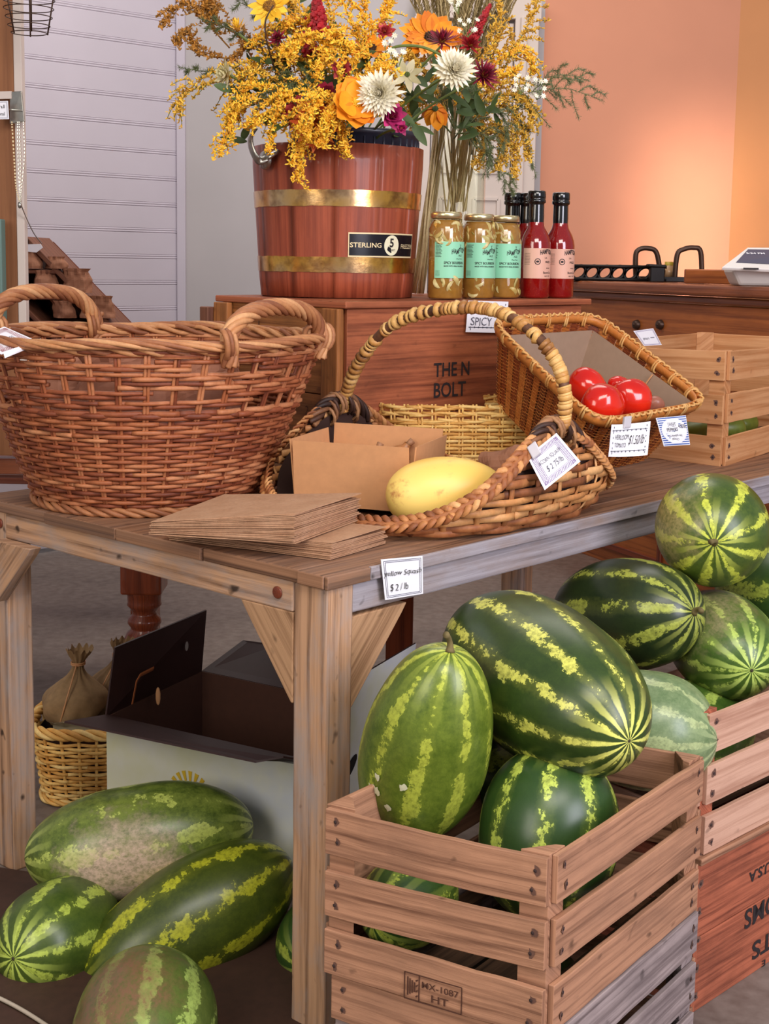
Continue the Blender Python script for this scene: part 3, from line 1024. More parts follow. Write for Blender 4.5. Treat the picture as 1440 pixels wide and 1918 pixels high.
def braid(m, pts, R, r, per_m, strands=3, normals=None, rt=None, height=.5):
    pts = [V(p) for p in pts]; n = len(pts); acc = 0; fr = []; prev = None
    for i, p in enumerate(pts):
        T = (pts[min(i + 1, n - 1)] - pts[max(i - 1, 0)]).normalized()
        N = V(normals[i]) if normals else (prev if prev is not None else V((0, 0, 1)))
        N = (N - T * N.dot(T)).normalized(); prev = N
        if i: acc += (p - pts[i - 1]).length
        fr.append((p, N, T.cross(N), acc))
    for s in range(strands):
        cur = []; cn = []; last = 0
        for p, N, B, a in fr:
            th = 2 * PI * (a * per_m + s / strands)
            cur.append(p + B * math.sin(th) * R + N * math.sin(2 * th) * R * height)
            cn.append(N)
            if a - last > 1.5 / per_m:
                m.tube(cur, r, 6, normals=cn, rt=rt)
                cur = cur[-2:]; cn = cn[-2:]; last = a
        if len(cur) > 2: m.tube(cur, r, 6, normals=cn, rt=rt)


def resample(pts, n):
    pts = [V(p) for p in pts]
    # Catmull-Rom
    out = []
    k = len(pts)
    for i in range(n):
        s = i / (n - 1) * (k - 1)
        a = min(int(s), k - 2); f = s - a
        p0 = pts[max(a - 1, 0)]; p1 = pts[a]; p2 = pts[a + 1]; p3 = pts[min(a + 2, k - 1)]
        out.append(.5 * ((2 * p1) + (p2 - p0) * f + (2 * p0 - 5 * p1 + 4 * p2 - p3) * f * f + (3 * p1 - p0 - 3 * p2 + p3) * f ** 3))
    return out


# big round willow basket
BB = V((-.500, 2.665, .802))
bk = thing('wicker_basket', 'large round brown willow basket with two rope twisted handles, full of paper bags', 'basket', BB)


def PB(phi, t, off=0):
    r = .222 + .128 * (max(0, t) ** .8) + off
    return V((BB.x + .014 * t + r * math.cos(phi), BB.y + r * math.sin(phi), BB.z + .012 + .318 * t))


rb = random.Random(12)
NS = 40
m = MB(); weave(m, PB, [i * .0268 for i in range(22)], NS, .0042, .0044, 4, rr=rb, pieces=5, zj=.002)
m.build('lower_weave', M_willow, bk, True)
m = MB()
weave(m, PB, [.590, .605, .620], NS, .005, .0058, 4, rr=rb, pieces=5, zj=.004)
for i, t in enumerate((.668, .724, .780, .836, .890, .940)):
    weave(m, PB, [t, t + .021], NS, .0046, .0046, 4, rr=rb, pieces=9, zj=.005, phase=i,
          keep=(lambda phi, tt, i=i: math.sin(phi * 3 + i * 1.9) > -.82))
weave(m, PB, [.972, .99], NS, .004, .005, 4, rr=rb, pieces=4, zj=.002)
m.build('open_weave', M_willow, bk, True)
m = MB()
for k in range(NS):
    for d in (-.006, .006):
        phi = 2 * PI * k / NS + d * 1.6
        m.tube([PB(phi, t / 10, 0) for t in range(0, 11)], .0034, 6)
m.build('stakes', M_willow, bk, True)
m = MB()
pp = [PB(2 * PI * i / 200, 0, .006) - UP * .004 for i in range(201)]
rope(m, pp, 3, .006, .0052, 11)
m.build('foot_border', M_willow_rim, bk, True)
m = MB()
pp = [PB(2 * PI * i / 320, 1.0, .006) + UP * (.010 + .003 * math.sin(i * .11)) for i in range(321)]
rope(m, pp, 6, .0105, .0048, 3.6, normals=[UP] * 321, flat=.62)
pp = [PB(2 * PI * i / 320, 1.0, -.004) + UP * (.002) for i in range(321)]
rope(m, pp, 3, .008, .0055, 7, normals=[UP] * 321, phase=1)
m.build('rim', M_willow_rim, bk, True)
m = MB(); m.lathe([(.0005, 0), (.215, 0), (.222, .006), (.232, .03), (.222, .03), (.2, .012), (.0005, .012)], BB + UP * .002, 32)
m.build('base', M_willow, bk, True)
for (a0, a1, hh, nm_) in ((-56, -9, .078, 'handle'), (122, 172, .092, 'handle')):
    m = MB()
    p0 = PB(math.radians(a0), 1, .004); p1 = PB(math.radians(a1), 1, .004)
    mid = PB(math.radians((a0 + a1) / 2), 1, -.02)
    path = resample([p0 - UP * .03, p0 + UP * .03, p0.lerp(mid, .35) + UP * hh * .85, (p0 + p1) / 2 + (mid - (p0 + p1) / 2) * .6 + UP * hh, p1.lerp(mid, .35) + UP * hh * .85, p1 + UP * .03, p1 - UP * .03], 90)
    rope(m, path, 7, .0115, .0062, 6.5)
    for p, s in ((p0, 1), (p1, -1)):
        for q in (-.02, .0, .02):
            tdir = (p1 - p0).normalized() * s
            lp = []
            for i in range(15):
                a = PI * 2 * i / 14
                lp.append(p + tdir * (q * .6 - .012 * math.cos(a * .5)) + UP * (.012 + .026 * math.cos(a)) + (p - BB - UP * (p.z - BB.z)).normalized() * (.018 * math.sin(a)))
            m.tube(lp, .0055, 6)
    m.build(nm_, M_willow_rim, bk, True)

M_bag = plain('crumpled_kraft_bag', lin(176, 118, 92), .75, 0, .2)


def paper_bag(name, c, sx, sy, sz, mat, label, cat, group, seed, rot=0):
    rr = random.Random(seed)
    m = MB()
    c = V(c)
    n, k = 26, 16
    def fn(u, v):
        a = 2 * PI * u
        ca, sa = math.cos(a), math.sin(a)
        q = (abs(ca) ** 3 + abs(sa) ** 3) ** (-1 / 3)
        prof = [1.0, 1.02, 1.0, .98, .95, .9, .82, .78, .86]
        s = v * 8; i = min(int(s), 7); f = s - i
        R = (prof[i] * (1 - f) + prof[i + 1] * f)
        x, y, z = ca * q * sx * R, sa * q * sy * R, sz * v
        nz = mnoise.noise(V((x * 22 + seed, y * 22, z * 22))) * .012 + mnoise.noise(V((x * 60 + seed, y * 60, z * 50))) * .005
        if v > .7: nz += math.sin(a * 9 + seed) * .008 * (v - .7) / .3
        x += nz * ca; y += nz * sa
        cr, sr = math.cos(rot), math.sin(rot)
        return c + V((x * cr - y * sr, x * sr + y * cr, z))
    m.grid(fn, n, k, True)
    b = len(m.v) - n
    m.add([fn(i / n, 0) for i in range(n)], [tuple(range(n))[::-1]])
    m.add([c + UP * sz * .9], [])
    o = m.build(name, mat, None, False)
    tag(o, label, cat, group)
    return o


for i, (dx, dy, sx, sy, sz, z0) in enumerate(((-.15, -.10, .075, .065, .14, .17), (-.01, -.175, .10, .055, .14, .17), (.14, -.09, .08, .07, .14, .17), (.0, .0, .10, .08, .27, .03), (-.11, .14, .075, .065, .14, .17), (.11, .12, .075, .07, .14, .17))):
    paper_bag('paper_bag', BB + V((dx, dy, z0)), sx, sy, sz, M_bag, 'crumpled kraft paper bag standing inside the big willow basket', 'paper bag', 'paper bags inside the big willow basket', 20 + i, i * .7)

# gathering basket with the arched handle
GC = V((.113, 2.605, .802)); GA = V((.743, -.669, 0)); GB_ = V((-.669, -.743, 0))
ga, gb = .30, .375


def gh(phi):   # rim height
    return .017 + .163 * abs(math.cos(phi)) ** 6.5


def PG(phi, z, off=0):
    s = min(1, max(0, z) / .07)
    k = .86 + .14 * s ** .6 - .05 * max(0, z - .09) / .09
    e = 2.6
    ca, sa = math.cos(phi), math.sin(phi)
    q = (abs(ca) ** e + abs(sa) ** e) ** (-1 / e)
    d = GA * (ca * q * (ga * k + off)) + GB_ * (sa * q * (gb * k + off))
    return GC + d + UP * (z + .004)


gk = thing('gathering_basket', 'two tone splint basket with a tall cane wrapped arch handle, holding the yellow squash', 'basket', GC)
rg = random.Random(31)
m = MB(); weave(m, PG, [.004 + .0145 * i for i in range(12)], 34, .0055, .0082, 4, rt=.0018, rr=rg, pieces=10, zj=.003, keep=lambda phi, z: z < gh(phi) - .004)
m.build('side_weave', M_splint, gk, True)
m = MB()
for k in range(34):
    phi = 2 * PI * (k + 0.0) / 34
    h = gh(phi)
    m.tube([PG(phi, h * t / 8) for t in range(9)], .006, 6, normals=[PG(phi, h * t / 8, .02) - PG(phi, h * t / 8, 0) for t in range(9)], rt=.0022)
m.build('ribs', M_splint, gk, True)
m = MB()
pp = [PG(2 * PI * i / 400, gh(2 * PI * i / 400), .004) + UP * .006 for i in range(401)]
nr = [(PG(2 * PI * i / 400, .05, .02) - PG(2 * PI * i / 400, .05, 0)).normalized() * .8 + UP * .6 for i in range(401)]
braid(m, pp, .0125, .0062, 15, 4, normals=nr, rt=.0026, height=.45)
m.tube(pp, .008, 6, normals=nr, rt=.006)
m.build('braided_rim', M_splint, gk, True)
m = MB()
for i in range(-8, 9):
    y = i / 8.5 * gb * .86
    xx = ga * .85 * math.sqrt(max(.02, 1 - (y / (gb * .86)) ** 2))
    m.tube([GC + GB_ * y + GA * x + UP * (.004 + .002 * ((i + j) % 2)) for j, x in enumerate(np.linspace(-xx, xx, 14))], .02, 6, normals=[UP] * 14, rt=.0015)
m.build('base_weave', M_splint_dark, gk, True)
# thin dark sheet added as painted shade behind the weave
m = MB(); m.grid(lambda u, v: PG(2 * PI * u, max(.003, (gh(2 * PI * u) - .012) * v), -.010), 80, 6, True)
m.build('weave_shade', M_dark_in, gk, True)
fL, fR = PG(PI, gh(PI), 0), PG(0, gh(0), 0)
tl = at(655, 752, fL.y); tr = at(1066, 785, fR.y)
hp = [(640, 772, .0), (648, 735, 0), (676, 672, .12), (740, 605, .3), (840, 578, .5), (930, 583, .62), (1000, 625, .78), (1043, 680, .9), (1058, 735, .97), (1056, 800, 1.0)]
path = resample([at(x, y, fL.y + (fR.y - fL.y) * s) for x, y, s in hp], 130)
m = MB(); m.tube(path, .0105, 8)
m.build('handle_core', M_splint_dark, gk, True)
m = MB(); rr = random.Random(3)
i = 1
while i < 128:
    w_ = rr.choice((1, 1, 2, 2))
    seg = path[i:i + w_ + 1]
    if len(seg) > 1:
        T = (seg[-1] - seg[0]).normalized(); N = T.orthogonal().normalized(); B = T.cross(N)
        if rr.random() > .13:
            ring = [seg[0].lerp(seg[-1], .5) + (N * math.cos(a) + B * math.sin(a)) * (.0112 + rr.uniform(0, .0012)) + T * .004 * math.cos(a) for a in [2 * PI * q / 12 for q in range(12)]]
            m.tube(ring, .0046 * w_ * .8, 6, closed=True, normals=[r_ - seg[0] for r_ in ring], rt=.0016)
    i += w_
m.build('handle_wrapping', M_cane, gk, True)
# lashing where the handle meets the rim
for f, s in ((fL, -1), (fR, 1)):
    m = MB()
    for k in range(9):
        a = PI * k / 8 - PI / 2
        t_ = GB_ * math.sin(a) * .06 + UP * (-.035 + .045 * math.cos(a))
        rr2 = [f + t_ * .6 + (GA * s * math.cos(q) + UP * math.sin(q)) * (.02 + .004 * (k % 2)) + GB_ * .006 * math.sin(q) for q in [2 * PI * j / 10 for j in range(10)]]
        m.tube(rr2, .0042, 5, closed=True)
    rope(m, resample([f + GB_ * -.09 - UP * .035 * 1, f + GB_ * -.05 + UP * .002, f + UP * .016, f + GB_ * .05 + UP * .002, f + GB_ * .09 - UP * .035], 40), 5, .010, .0055, 9)
    m.build('lashing', M_splint_dark, gk, True)

# rectangular yellow willow basket
YA = at(722, 850, 3.00); YA.z = .803
Yx = V((.99, .10, 0)).normalized(); Yy = V((-.10, .99, 0)).normalized()
YW, YD, YH = .485, .24, .165


def PY(phi, z, off=0):
    k = 1 + .10 * (z / YH) * .5
    ca, sa = math.cos(phi), math.sin(phi); e = 9
    q = (abs(ca) ** e + abs(sa) ** e) ** (-1 / e)
    return YA + Yx * (YW / 2 + ca * q * (YW / 2 * k + off)) + Yy * (YD / 2 + sa * q * (YD / 2 * k + off)) + UP * z


def arc_even(P, z, N):
    """angles that space points evenly along a closed outline"""
    a = [2 * PI * i / 720 for i in range(721)]
    pts = [P(x, z) for x in a]; L = [0]
    for i in range(720): L.append(L[-1] + (pts[i + 1] - pts[i]).length)
    out = []; j = 0
    for k in range(N):
        t = L[-1] * k / N
        while L[j + 1] < t: j += 1
        out.append(a[j] + (a[j + 1] - a[j]) * (t - L[j]) / max(1e-9, L[j + 1] - L[j]))
    return out


def even(P, z0, N):
    tab = arc_even(P, z0, N) + [2 * PI]
    def Q(phi, z, off=0):
        s = (phi / (2 * PI)) % 1.0 * N
        i = min(int(s), N - 1); f = s - i
        return P(tab[i] * (1 - f) + tab[i + 1] * f, z, off)
    return Q


QY = even(PY, .05, 240)
yb = thing('wicker_basket', 'low rectangular yellow willow basket behind the squash', 'basket', YA + Yx * YW / 2 + Yy * YD / 2)
m = MB(); weave(m, QY, [.006 + .0088 * i for i in range(14)], 44, .0036, .0042, 3, rr=rg, pieces=6, zj=.0008)
m.build('side_weave', M_yellow, yb, True)
m = MB()
for k in range(44):
    for d in (-.018, .018):
        phi = 2 * PI * k / 44 + d
        m.tube([QY(phi, YH * t / 5) for t in range(6)], .0026, 5)
m.build('stakes', M_yellow, yb, True)
m = MB()
for j in range(5):
    z = .130 + .0075 * j
    for k in range(15):
        a0 = 2 * PI * k / 15 + j * .13
        m.tube([QY(a0 + .62 * s / 8, z + .012 * math.sin(PI * s / 8) * (1 if j % 2 else -1) * .6, .005 * math.cos(s * 1.2)) for s in range(9)], .0042, 6)
m.build('border', M_yellow, yb, True)
m = MB(); m.add([PY(2 * PI * i / 40, .004, -.008) for i in range(40)], [tuple(range(40))])
m.grid(lambda u, v: QY(2 * PI * u, .004 + .125 * v, -.009), 60, 3, True)
m.build('lining', M_dark_in if False else M_yellow, yb)

# small yellow basket on the floor under the table
SBC = V((-.705, 3.02, .003)); SR = .135


def PS(phi, z, off=0):
    r = (SR * .86 + SR * .2 * z / .2 + off); e = 3
    ca, sa = math.cos(phi), math.sin(phi); q = (abs(ca) ** e + abs(sa) ** e) ** (-1 / e) * .93
    return SBC + V((ca * q * r, sa * q * r, z))


sb = thing('wicker_basket', 'small golden willow basket of sacks on the floor under the table', 'basket', SBC)
m = MB(); weave(m, PS, [.01 + .0092 * i for i in range(17)], 20, .0045, .0044, 4, rr=rg, pieces=4, zj=.001)
m.build('side_weave', M_yellow, sb, True)
m = MB()
for k in range(20): m.tube([PS(2 * PI * k / 20, .19 * t / 5) for t in range(6)], .004, 5)
m.build('stakes', M_yellow, sb, True)
m = MB(); rope(m, [PS(2 * PI * i / 100, .185, .004) for i in range(101)], 4, .009, .006, 8, normals=[UP] * 101)
m.build('rim', M_yellow, sb, True)
m = MB(); rope(m, [PS(2 * PI * i / 100, .008, .004) for i in range(101)], 3, .005, .0045, 10)
m.build('foot_border', M_yellow, sb, True)
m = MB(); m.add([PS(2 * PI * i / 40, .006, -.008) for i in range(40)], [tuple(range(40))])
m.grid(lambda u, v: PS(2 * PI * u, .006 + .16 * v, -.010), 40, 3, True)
m.build('lining', M_dark_in, sb)  # dark inner sheet standing in for the shade inside the basket

# ------------------------------------------------------------------ wooden bucket
BC = V((-.130, 3.36, RZ + .002)); BH = .375; BR0, BR1 = .198, .222
bu = thing('wooden_bucket', 'red cedar stave bucket with two brass hoops and a black plate, full of flowers', 'bucket', BC)
bR = lambda z: BR0 + (BR1 - BR0) * z / BH
NSV = 12
for k in range(NSV):
    m = MB()
    a0, a1 = 2 * PI * k / NSV + .0006, 2 * PI * (k + 1) / NSV - .0006
    u0, v0 = _rng.uniform(0, 40), _rng.uniform(0, 40)
    vs = []; fs = []; us = []
    na, nz = 9, 9
    def P_(a, z, r): return BC + V((r * math.cos(a), r * math.sin(a), z))
    top = _rng.uniform(-.002, .002)
    for sgn, thk in ((1, 0), (-1, -.016)):
        b0 = len(vs)
        for j in range(nz):
            z = (BH + top) * j / (nz - 1)
            for i in range(na):
                a = a0 + (a1 - a0) * i / (na - 1)
                rr_ = bR(z) + thk
                if j == 0 or j == nz - 1: rr_ -= .002 * sgn
                if i in (0, na - 1) and sgn > 0: rr_ -= .0006
                vs.append(P_(a, z, rr_))
        for j in range(nz - 1):
            for i in range(na - 1):
                q = [b0 + j * na + i, b0 + j * na + i + 1, b0 + (j + 1) * na + i + 1, b0 + (j + 1) * na + i]
                uv = [(u0 + j * .045, v0 + i * .02), (u0 + j * .045, v0 + i * .02 + .02), (u0 + j * .045 + .045, v0 + i * .02 + .02), (u0 + j * .045 + .045, v0 + i * .02)]
                fs.append(q if sgn > 0 else q[::-1]); us.append(uv)
    o = na * nz
    for i in range(na - 1):
        j = nz - 1
        fs.append([j * na + i, j * na + i + 1, o + j * na + i + 1, o + j * na + i]); us.append([(u0, v0)] * 4)
        fs.append([i + 1, i, o + i, o + i + 1]); us.append([(u0, v0)] * 4)
    for j in range(nz - 1):
        for i in (0, na - 1):
            q = [j * na + i, (j + 1) * na + i, o + (j + 1) * na + i, o + j * na + i]
            fs.append(q); us.append([(u0, v0)] * 4)
    m.add(vs, fs, us)
    m.build('stave', M_bucket, bu, True)
m = MB(); m.lathe([(.0005, .02), (BR0 - .012, .02)], BC, 32); m.build('bottom', M_bucket, bu)
t = NT('tarnished_brass')
n = t.noise(t.coord(), 26, 5, .6)
e = t.noise(t.coord(), 7, 3)
t.bump(n, .25, .002)
M_brass = t.out(Base_Color=t.mix(t.ramp(n, [(.42, 0.0), (.7, .75)]), t.mix(t.ramp(e, [(.4, 0.0), (.6, 1.0)]), lin(250, 190, 90), lin(238, 200, 150)), lin(128, 74, 48)), Metallic=.95, Roughness=.2)
for z0, z1 in ((.062, .100), (.222, .262)):
    m = MB(); mm = 72
    vs = []
    for r_, zz in ((.0005, z0), (.0022, z0 + .0002), (.0022, z0 + .0002), (.0022, z1 - .0002), (.0022, z1 - .0002), (.0005, z1)):
        for i in range(mm):
            a = 2 * PI * i / mm
            jz = .0022 * mnoise.noise(V((math.cos(a) * 9, math.sin(a) * 9, zz * 50)))
            vs.append(BC + V(((bR(zz) + r_) * math.cos(a), (bR(zz) + r_) * math.sin(a), zz + jz)))
    m.add(vs, [(j * mm + i, j * mm + (i + 1) % mm, (j + 1) * mm + (i + 1) % mm, (j + 1) * mm + i) for j in (0, 2, 4) for i in range(mm)])
    m.build('brass_hoop', M_brass, bu, True)
# plate with lettering
M_black_gloss = plain('black_enamel', lin(22, 20, 26), .22)
M_gold = plain('gold_leaf_lettering', lin(236, 214, 166), .45)
M_cream = plain('cream_print', lin(236, 230, 196), .5)
pa, pb_ = at(650, 455, BC.y - .2), at(772, 455, BC.y - .12)


def bucket_angle(px, py):
    d = ray(px, py); o = V((0, 0, CAM_Z))
    z = .145; r = bR(z) + .002
    # intersection with the cylinder
    ox, oy = o.x - BC.x, o.y - BC.y
    A_ = d.x ** 2 + d.y ** 2; B_ = 2 * (ox * d.x + oy * d.y); C_ = ox * ox + oy * oy - r * r
    D_ = B_ * B_ - 4 * A_ * C_
    if D_ < 0: return None
    tt = (-B_ - math.sqrt(D_)) / (2 * A_)
    p = o + d * tt
    return math.atan2(p.y - BC.y, p.x - BC.x), p.z - BC.z


ang0, zc0 = bucket_angle(652, 456)
ang1, zc1 = bucket_angle(771, 459)
zt, zb2 = .190, .130
arc = (ang1 - ang0) * bR(.16)
zt = (CAM_Z - BC.z) ; zt = bucket_angle(700, 436)[1]; zb2 = bucket_angle(700, 482)[1]
PHt = zt - zb2


def plate(x, y, lift):     # x along the arc 0..arc, y up 0..PHt
    a = ang0 + x / bR(.16); z = zb2 + y
    r = bR(z) + .0025 + lift
    return BC + V((r * math.cos(a), r * math.sin(a), z))


m = MB(); m.grid(lambda u, v: plate(arc * u, PHt * v, 0), 24, 4)
m.build('name_plate', M_gold, bu, True)
m = MB(); m.grid(lambda u, v: plate(arc * (.012 + .976 * u), PHt * (.06 + .88 * v), .0004), 24, 4)
pl_ = m.build('plate_field', M_black_gloss, bu, True)
m = MB()
cx_, cy_ = arc * .575, PHt * .5
m.add([plate(cx_ + math.cos(q) * PHt * .42 * .95, cy_ + math.sin(q) * PHt * .42, .0009) for q in [2 * PI * i / 28 for i in range(28)]], [tuple(range(28))])
m.build('plate_medallion', M_cream, bu)
m = MB()
put_text(m, 'STERLING', 0, 0, 0, PHt * .19, arc * .40, .015, fn=lambda X, Y: plate(arc * .02 + X, PHt * .40 + Y, .0011))
put_text(m, 'FREEZER', 0, 0, 0, PHt * .18, arc * .24, -.005, fn=lambda X, Y: plate(arc * .735 + X, PHt * .38 + Y, .0011))
m.build('plate_lettering', M_gold, bu)
m = MB()
put_text(m, '5', 0, 0, 0, PHt * .34, None, .03, fn=lambda X, Y: plate(cx_ - PHt * .12 + X, cy_ - PHt * .06 + Y, .0014))
put_text(m, 'QUART', 0, 0, 0, PHt * .09, PHt * .42, 0, fn=lambda X, Y: plate(cx_ - PHt * .21 + X, cy_ - PHt * .23 + Y, .0014))
m.build('plate_numeral', M_black_ink, bu)
# metal ear and bail bracket on the left
ea, ez = bucket_angle(500, 300)
ea = math.radians(-152) if ea is None else ea
m = MB()
q0 = at(497, 300, 3.20)
eR = V((math.cos(ea), math.sin(ea), 0)); eT = V((-math.sin(ea), math.cos(ea), 0))
m.lathe([(.0005, .012), (.008, .012), (.0095, .010), (.021, .007), (.023, .003), (.023, -.004)], q0, 20, Matrix((eT, UP, eR)).transposed())
hook = resample([at(500, 296, 3.18), at(484, 300, 3.175), at(472, 280, 3.175), at(469, 258, 3.18), at(478, 242, 3.19)], 24)
m.tube(hook, .0125, 8, normals=[eR] * 24, rt=.004)
m.tube([at(500, 296, 3.17), at(519, 283, 3.185)], .014, 10, normals=[eR, eR], rt=.006)
m.lathe([(.0005, .018), (.007, .017), (.009, .012)], at(511, 289, 3.185), 12, Matrix((eT, UP, eR)).transposed())
m.build('bail_ear', M_steel, bu, True)
# black plastic liner bucket
M_liner = plain('black_plastic', lin(44, 44, 56), .32)
li = thing('liner_bucket', 'dark grey plastic liner bucket showing above the wooden bucket rim', 'bucket', BC + V((.035, 0, .03)))
m = MB(); lc = BC + V((.045, -.01, 0))
m.lathe([(.0005, .05), (.14, .05), (.158, BH - .04), (.161, BH + .022), (.168, BH + .026), (.172, BH + .037), (.165, BH + .040), (.153, BH + .034), (.15, BH - .03)], lc, 48)
for k in range(40):
    a = 2 * PI * k / 40
    p = lc + V((.160 * math.cos(a), .160 * math.sin(a), BH - .02))
    m.tube([p, p + UP * .040], .0035, 5)
m.build('liner_wall', M_liner, li, True)

# ------------------------------------------------------------------ jars and bottles
def glass(name, col=(1, 1, 1), rough=.02, ior=1.3):
    t = NT(name)
    return t.out(Base_Color=col, Roughness=rough, Transmission_Weight=1.0, IOR=ior)


M_glass = glass('clear_glass')
M_vaseglass = glass('vase_glass', (.97, .99, .97), 0, 1.12)
t = NT('pickle_slices')
isl = t.island(); n = t.noise(t.coord(), 90, 3)
M_pickle = t.out(Base_Color=t.mix(t.ramp(n, [(.35, 0.0), (.65, .5)]), t.ramp(isl, [(0, lin(196, 172, 96)), (.5, lin(222, 206, 146)), (1, lin(150, 140, 52))]), lin(160, 120, 50)), Roughness=.35)
M_rindg = plain('pickle_skin', lin(88, 98, 30), .4)
M_brine = plain('amber_brine', lin(176, 124, 54), .12, 0, .3, Coat_Weight=.6)
M_lid = plain('gold_jar_lid', lin(222, 206, 160), .28, .85)
M_mint = plain('mint_label', lin(146, 214, 176), .5)
M_pink = plain('blush_label', lin(224, 172, 150), .5)
t = NT('red_sauce')
n = t.noise(t.coord(), 300, 2)
M_sauce = t.out(Base_Color=t.mix(t.ramp(n, [(.6, 0.0), (.72, .4)]), lin(134, 12, 14), lin(190, 60, 30)), Roughness=.12, Coat_Weight=1.0, Coat_Roughness=.03)
M_capblack = plain('black_shrink_cap', lin(12, 12, 14), .16, 0, 0, Coat_Weight=.8, Coat_Roughness=.05)
FACE = math.radians(-78)     # the labels' reading centre


def curved(c, r, z0, aL):
    """writing on a cylinder, x runs counter-clockwise from angle aL"""
    return lambda X, Y: V((c.x + r * math.cos(aL + X / r), c.y + r * math.sin(aL + X / r), c.z + z0 + Y))


def jar(c, label, rot=0.0):
    c = V(c); R = .0445; Hh = .218
    root = thing('pickle_jar', label, 'jar', c, 'pickle jars on the box')
    m = MB(); m.lathe([(.0005, .002), (R - .004, .002), (R - .001, .006), (R - .0012, .175), (R - .006, .187), (R - .012, .197), (.0005, .197)], c, 32)
    m.build('brine', M_brine, root, True)
    m = MB(); rr = random.Random(int(c.y * 1000))
    for k in range(34):
        a = FACE + rr.uniform(-1.6, 1.6)
        z = rr.choice((rr.uniform(.012, .05), rr.uniform(.148, .186), rr.uniform(.14, .18)))
        rad = rr.uniform(.011, .018)
        p = c + V(((R - .006) * math.cos(a), (R - .006) * math.sin(a), z))
        if z > .17: p = c + V(((R - .010) * math.cos(a), (R - .010) * math.sin(a), z))
        nn = (V((math.cos(a), math.sin(a), 0)) + V((rr.uniform(-.5, .5), rr.uniform(-.5, .5), rr.uniform(-.45, .45)))).normalized()
        e = nn.orthogonal().normalized(); e2 = nn.cross(e)
        m.lathe([(.0003, .0022), (rad * .9, .0022), (rad, 0), (rad * .9, -.0022), (.0003, -.0022)], p, 14, Matrix((e, e2, nn)).transposed())
    m.build('pickle_slices', M_pickle, root, True)
    # jar shell
    m = MB(); m.lathe([(.0005, 0), (R - .006, 0), (R, .006), (R + .0005, .03), (R + .0005, .172), (R - .002, .184), (R - .009, .196), (R - .010, .204)], c, 40)
    m.build('glass_jar', M_coatglass, root, True)
    m = MB(); m.lathe([(R - .008, .200), (R - .0055, .201), (R - .0055, .212), (R - .008, .2165), (R - .012, .2165), (R - .014, .2155), (.0005, .2155)], c, 40)
    m.build('lid', M_lid, root, True)
    aL = FACE - 1.0 + rot
    rl = R + .0012
    m = MB(); m.grid(lambda u, v: V((c.x + rl * math.cos(aL + 3.4 * u), c.y + rl * math.sin(aL + 3.4 * u), c.z + .053 + .090 * v)), 40, 2)
    m.build('label', M_mint, root, True)
    m = MB()
    r2 = rl + .0006
    for k in range(10): put_text(m, 'iiilIIiilliiIilli'[: 10 + (k * 3) % 5], 0, 0, 0, .0018, .018 - .001 * ((k * 3) % 5), .02, fn=curved(c, r2, .136 - k * .0034, aL + .06))
    for k in range(5): put_text(m, 'iilIiilliI', 0, 0, 0, .0014, .012, 0, fn=curved(c, r2, .070 - k * .003, aL + .06))
    put_text(m, 'HAMPTON', 0, 0, 0, .0115, .044, .02, fn=lambda X, Y: curved(c, r2, .112, aL + .98)(X, Y + X * .16 + .002 * math.sin(X * 300)))
    put_text(m, 'V', 0, 0, 0, .007, .005, .0, fn=curved(c, r2, .130, aL + 1.5))
    put_text(m, 'ALE', 0, 0, 0, .005, .012, 0, fn=curved(c, r2, .107, aL + 1.4))
    put_text(m, '~~', 0, 0, 0, .010, .02, 0, fn=curved(c, r2, .097, aL + 1.25))
    put_text(m, 'SPICY BOURBON', 0, 0, 0, .0062, .058, .02, fn=curved(c, r2, .088, aL + .55))
    put_text(m, 'MADE WITH REAL BOURBON', 0, 0, 0, .0036, .058, .02, fn=curved(c, r2, .081, aL + .55))
    m.build('lettering', M_black_ink, root)
    return root


t = NT('jar_glass_shell')
fr = t.n('Fresnel', None, IOR=1.45)
gl = t.n('BsdfGlossy', None, Roughness=.04)
tr_ = t.n('BsdfTransparent', None, Color=(.96, .97, .93, 1))
mx = t.n('MixShader')
bf = t.math('MULTIPLY', fr.outputs[0], t.math('SUBTRACT', 1.0, t.n('NewGeometry').outputs['Backfacing']))
t.t.links.new(bf, mx.inputs[0]); t.t.links.new(tr_.outputs[0], mx.inputs[1]); t.t.links.new(gl.outputs[0], mx.inputs[2])
outn = [q for q in t.t.nodes if q.type == 'OUTPUT_MATERIAL'][0]
t.t.links.new(mx.outputs[0], outn.inputs[0])
M_coatglass = t.m


def edge_pos(px, back):
    """a spot on the riser, seen at image column px, set back from its front edge"""
    k = (px - CX) / F_PX
    p0 = RC0 - rn * back
    tt = (k * p0.y - p0.x) / (rdr.x - k * rdr.y)
    return p0 + rdr * tt + UP * (RZ + .001)


jar(edge_pos(829, .055), 'mint labelled pickle jar, nearest to the wooden bucket', .1)
jar(edge_pos(889, .075), 'mint labelled pickle jar, middle one of the three', .0)
jar(edge_pos(937, .080), 'mint labelled pickle jar, beside the red sauce bottles', -.1)


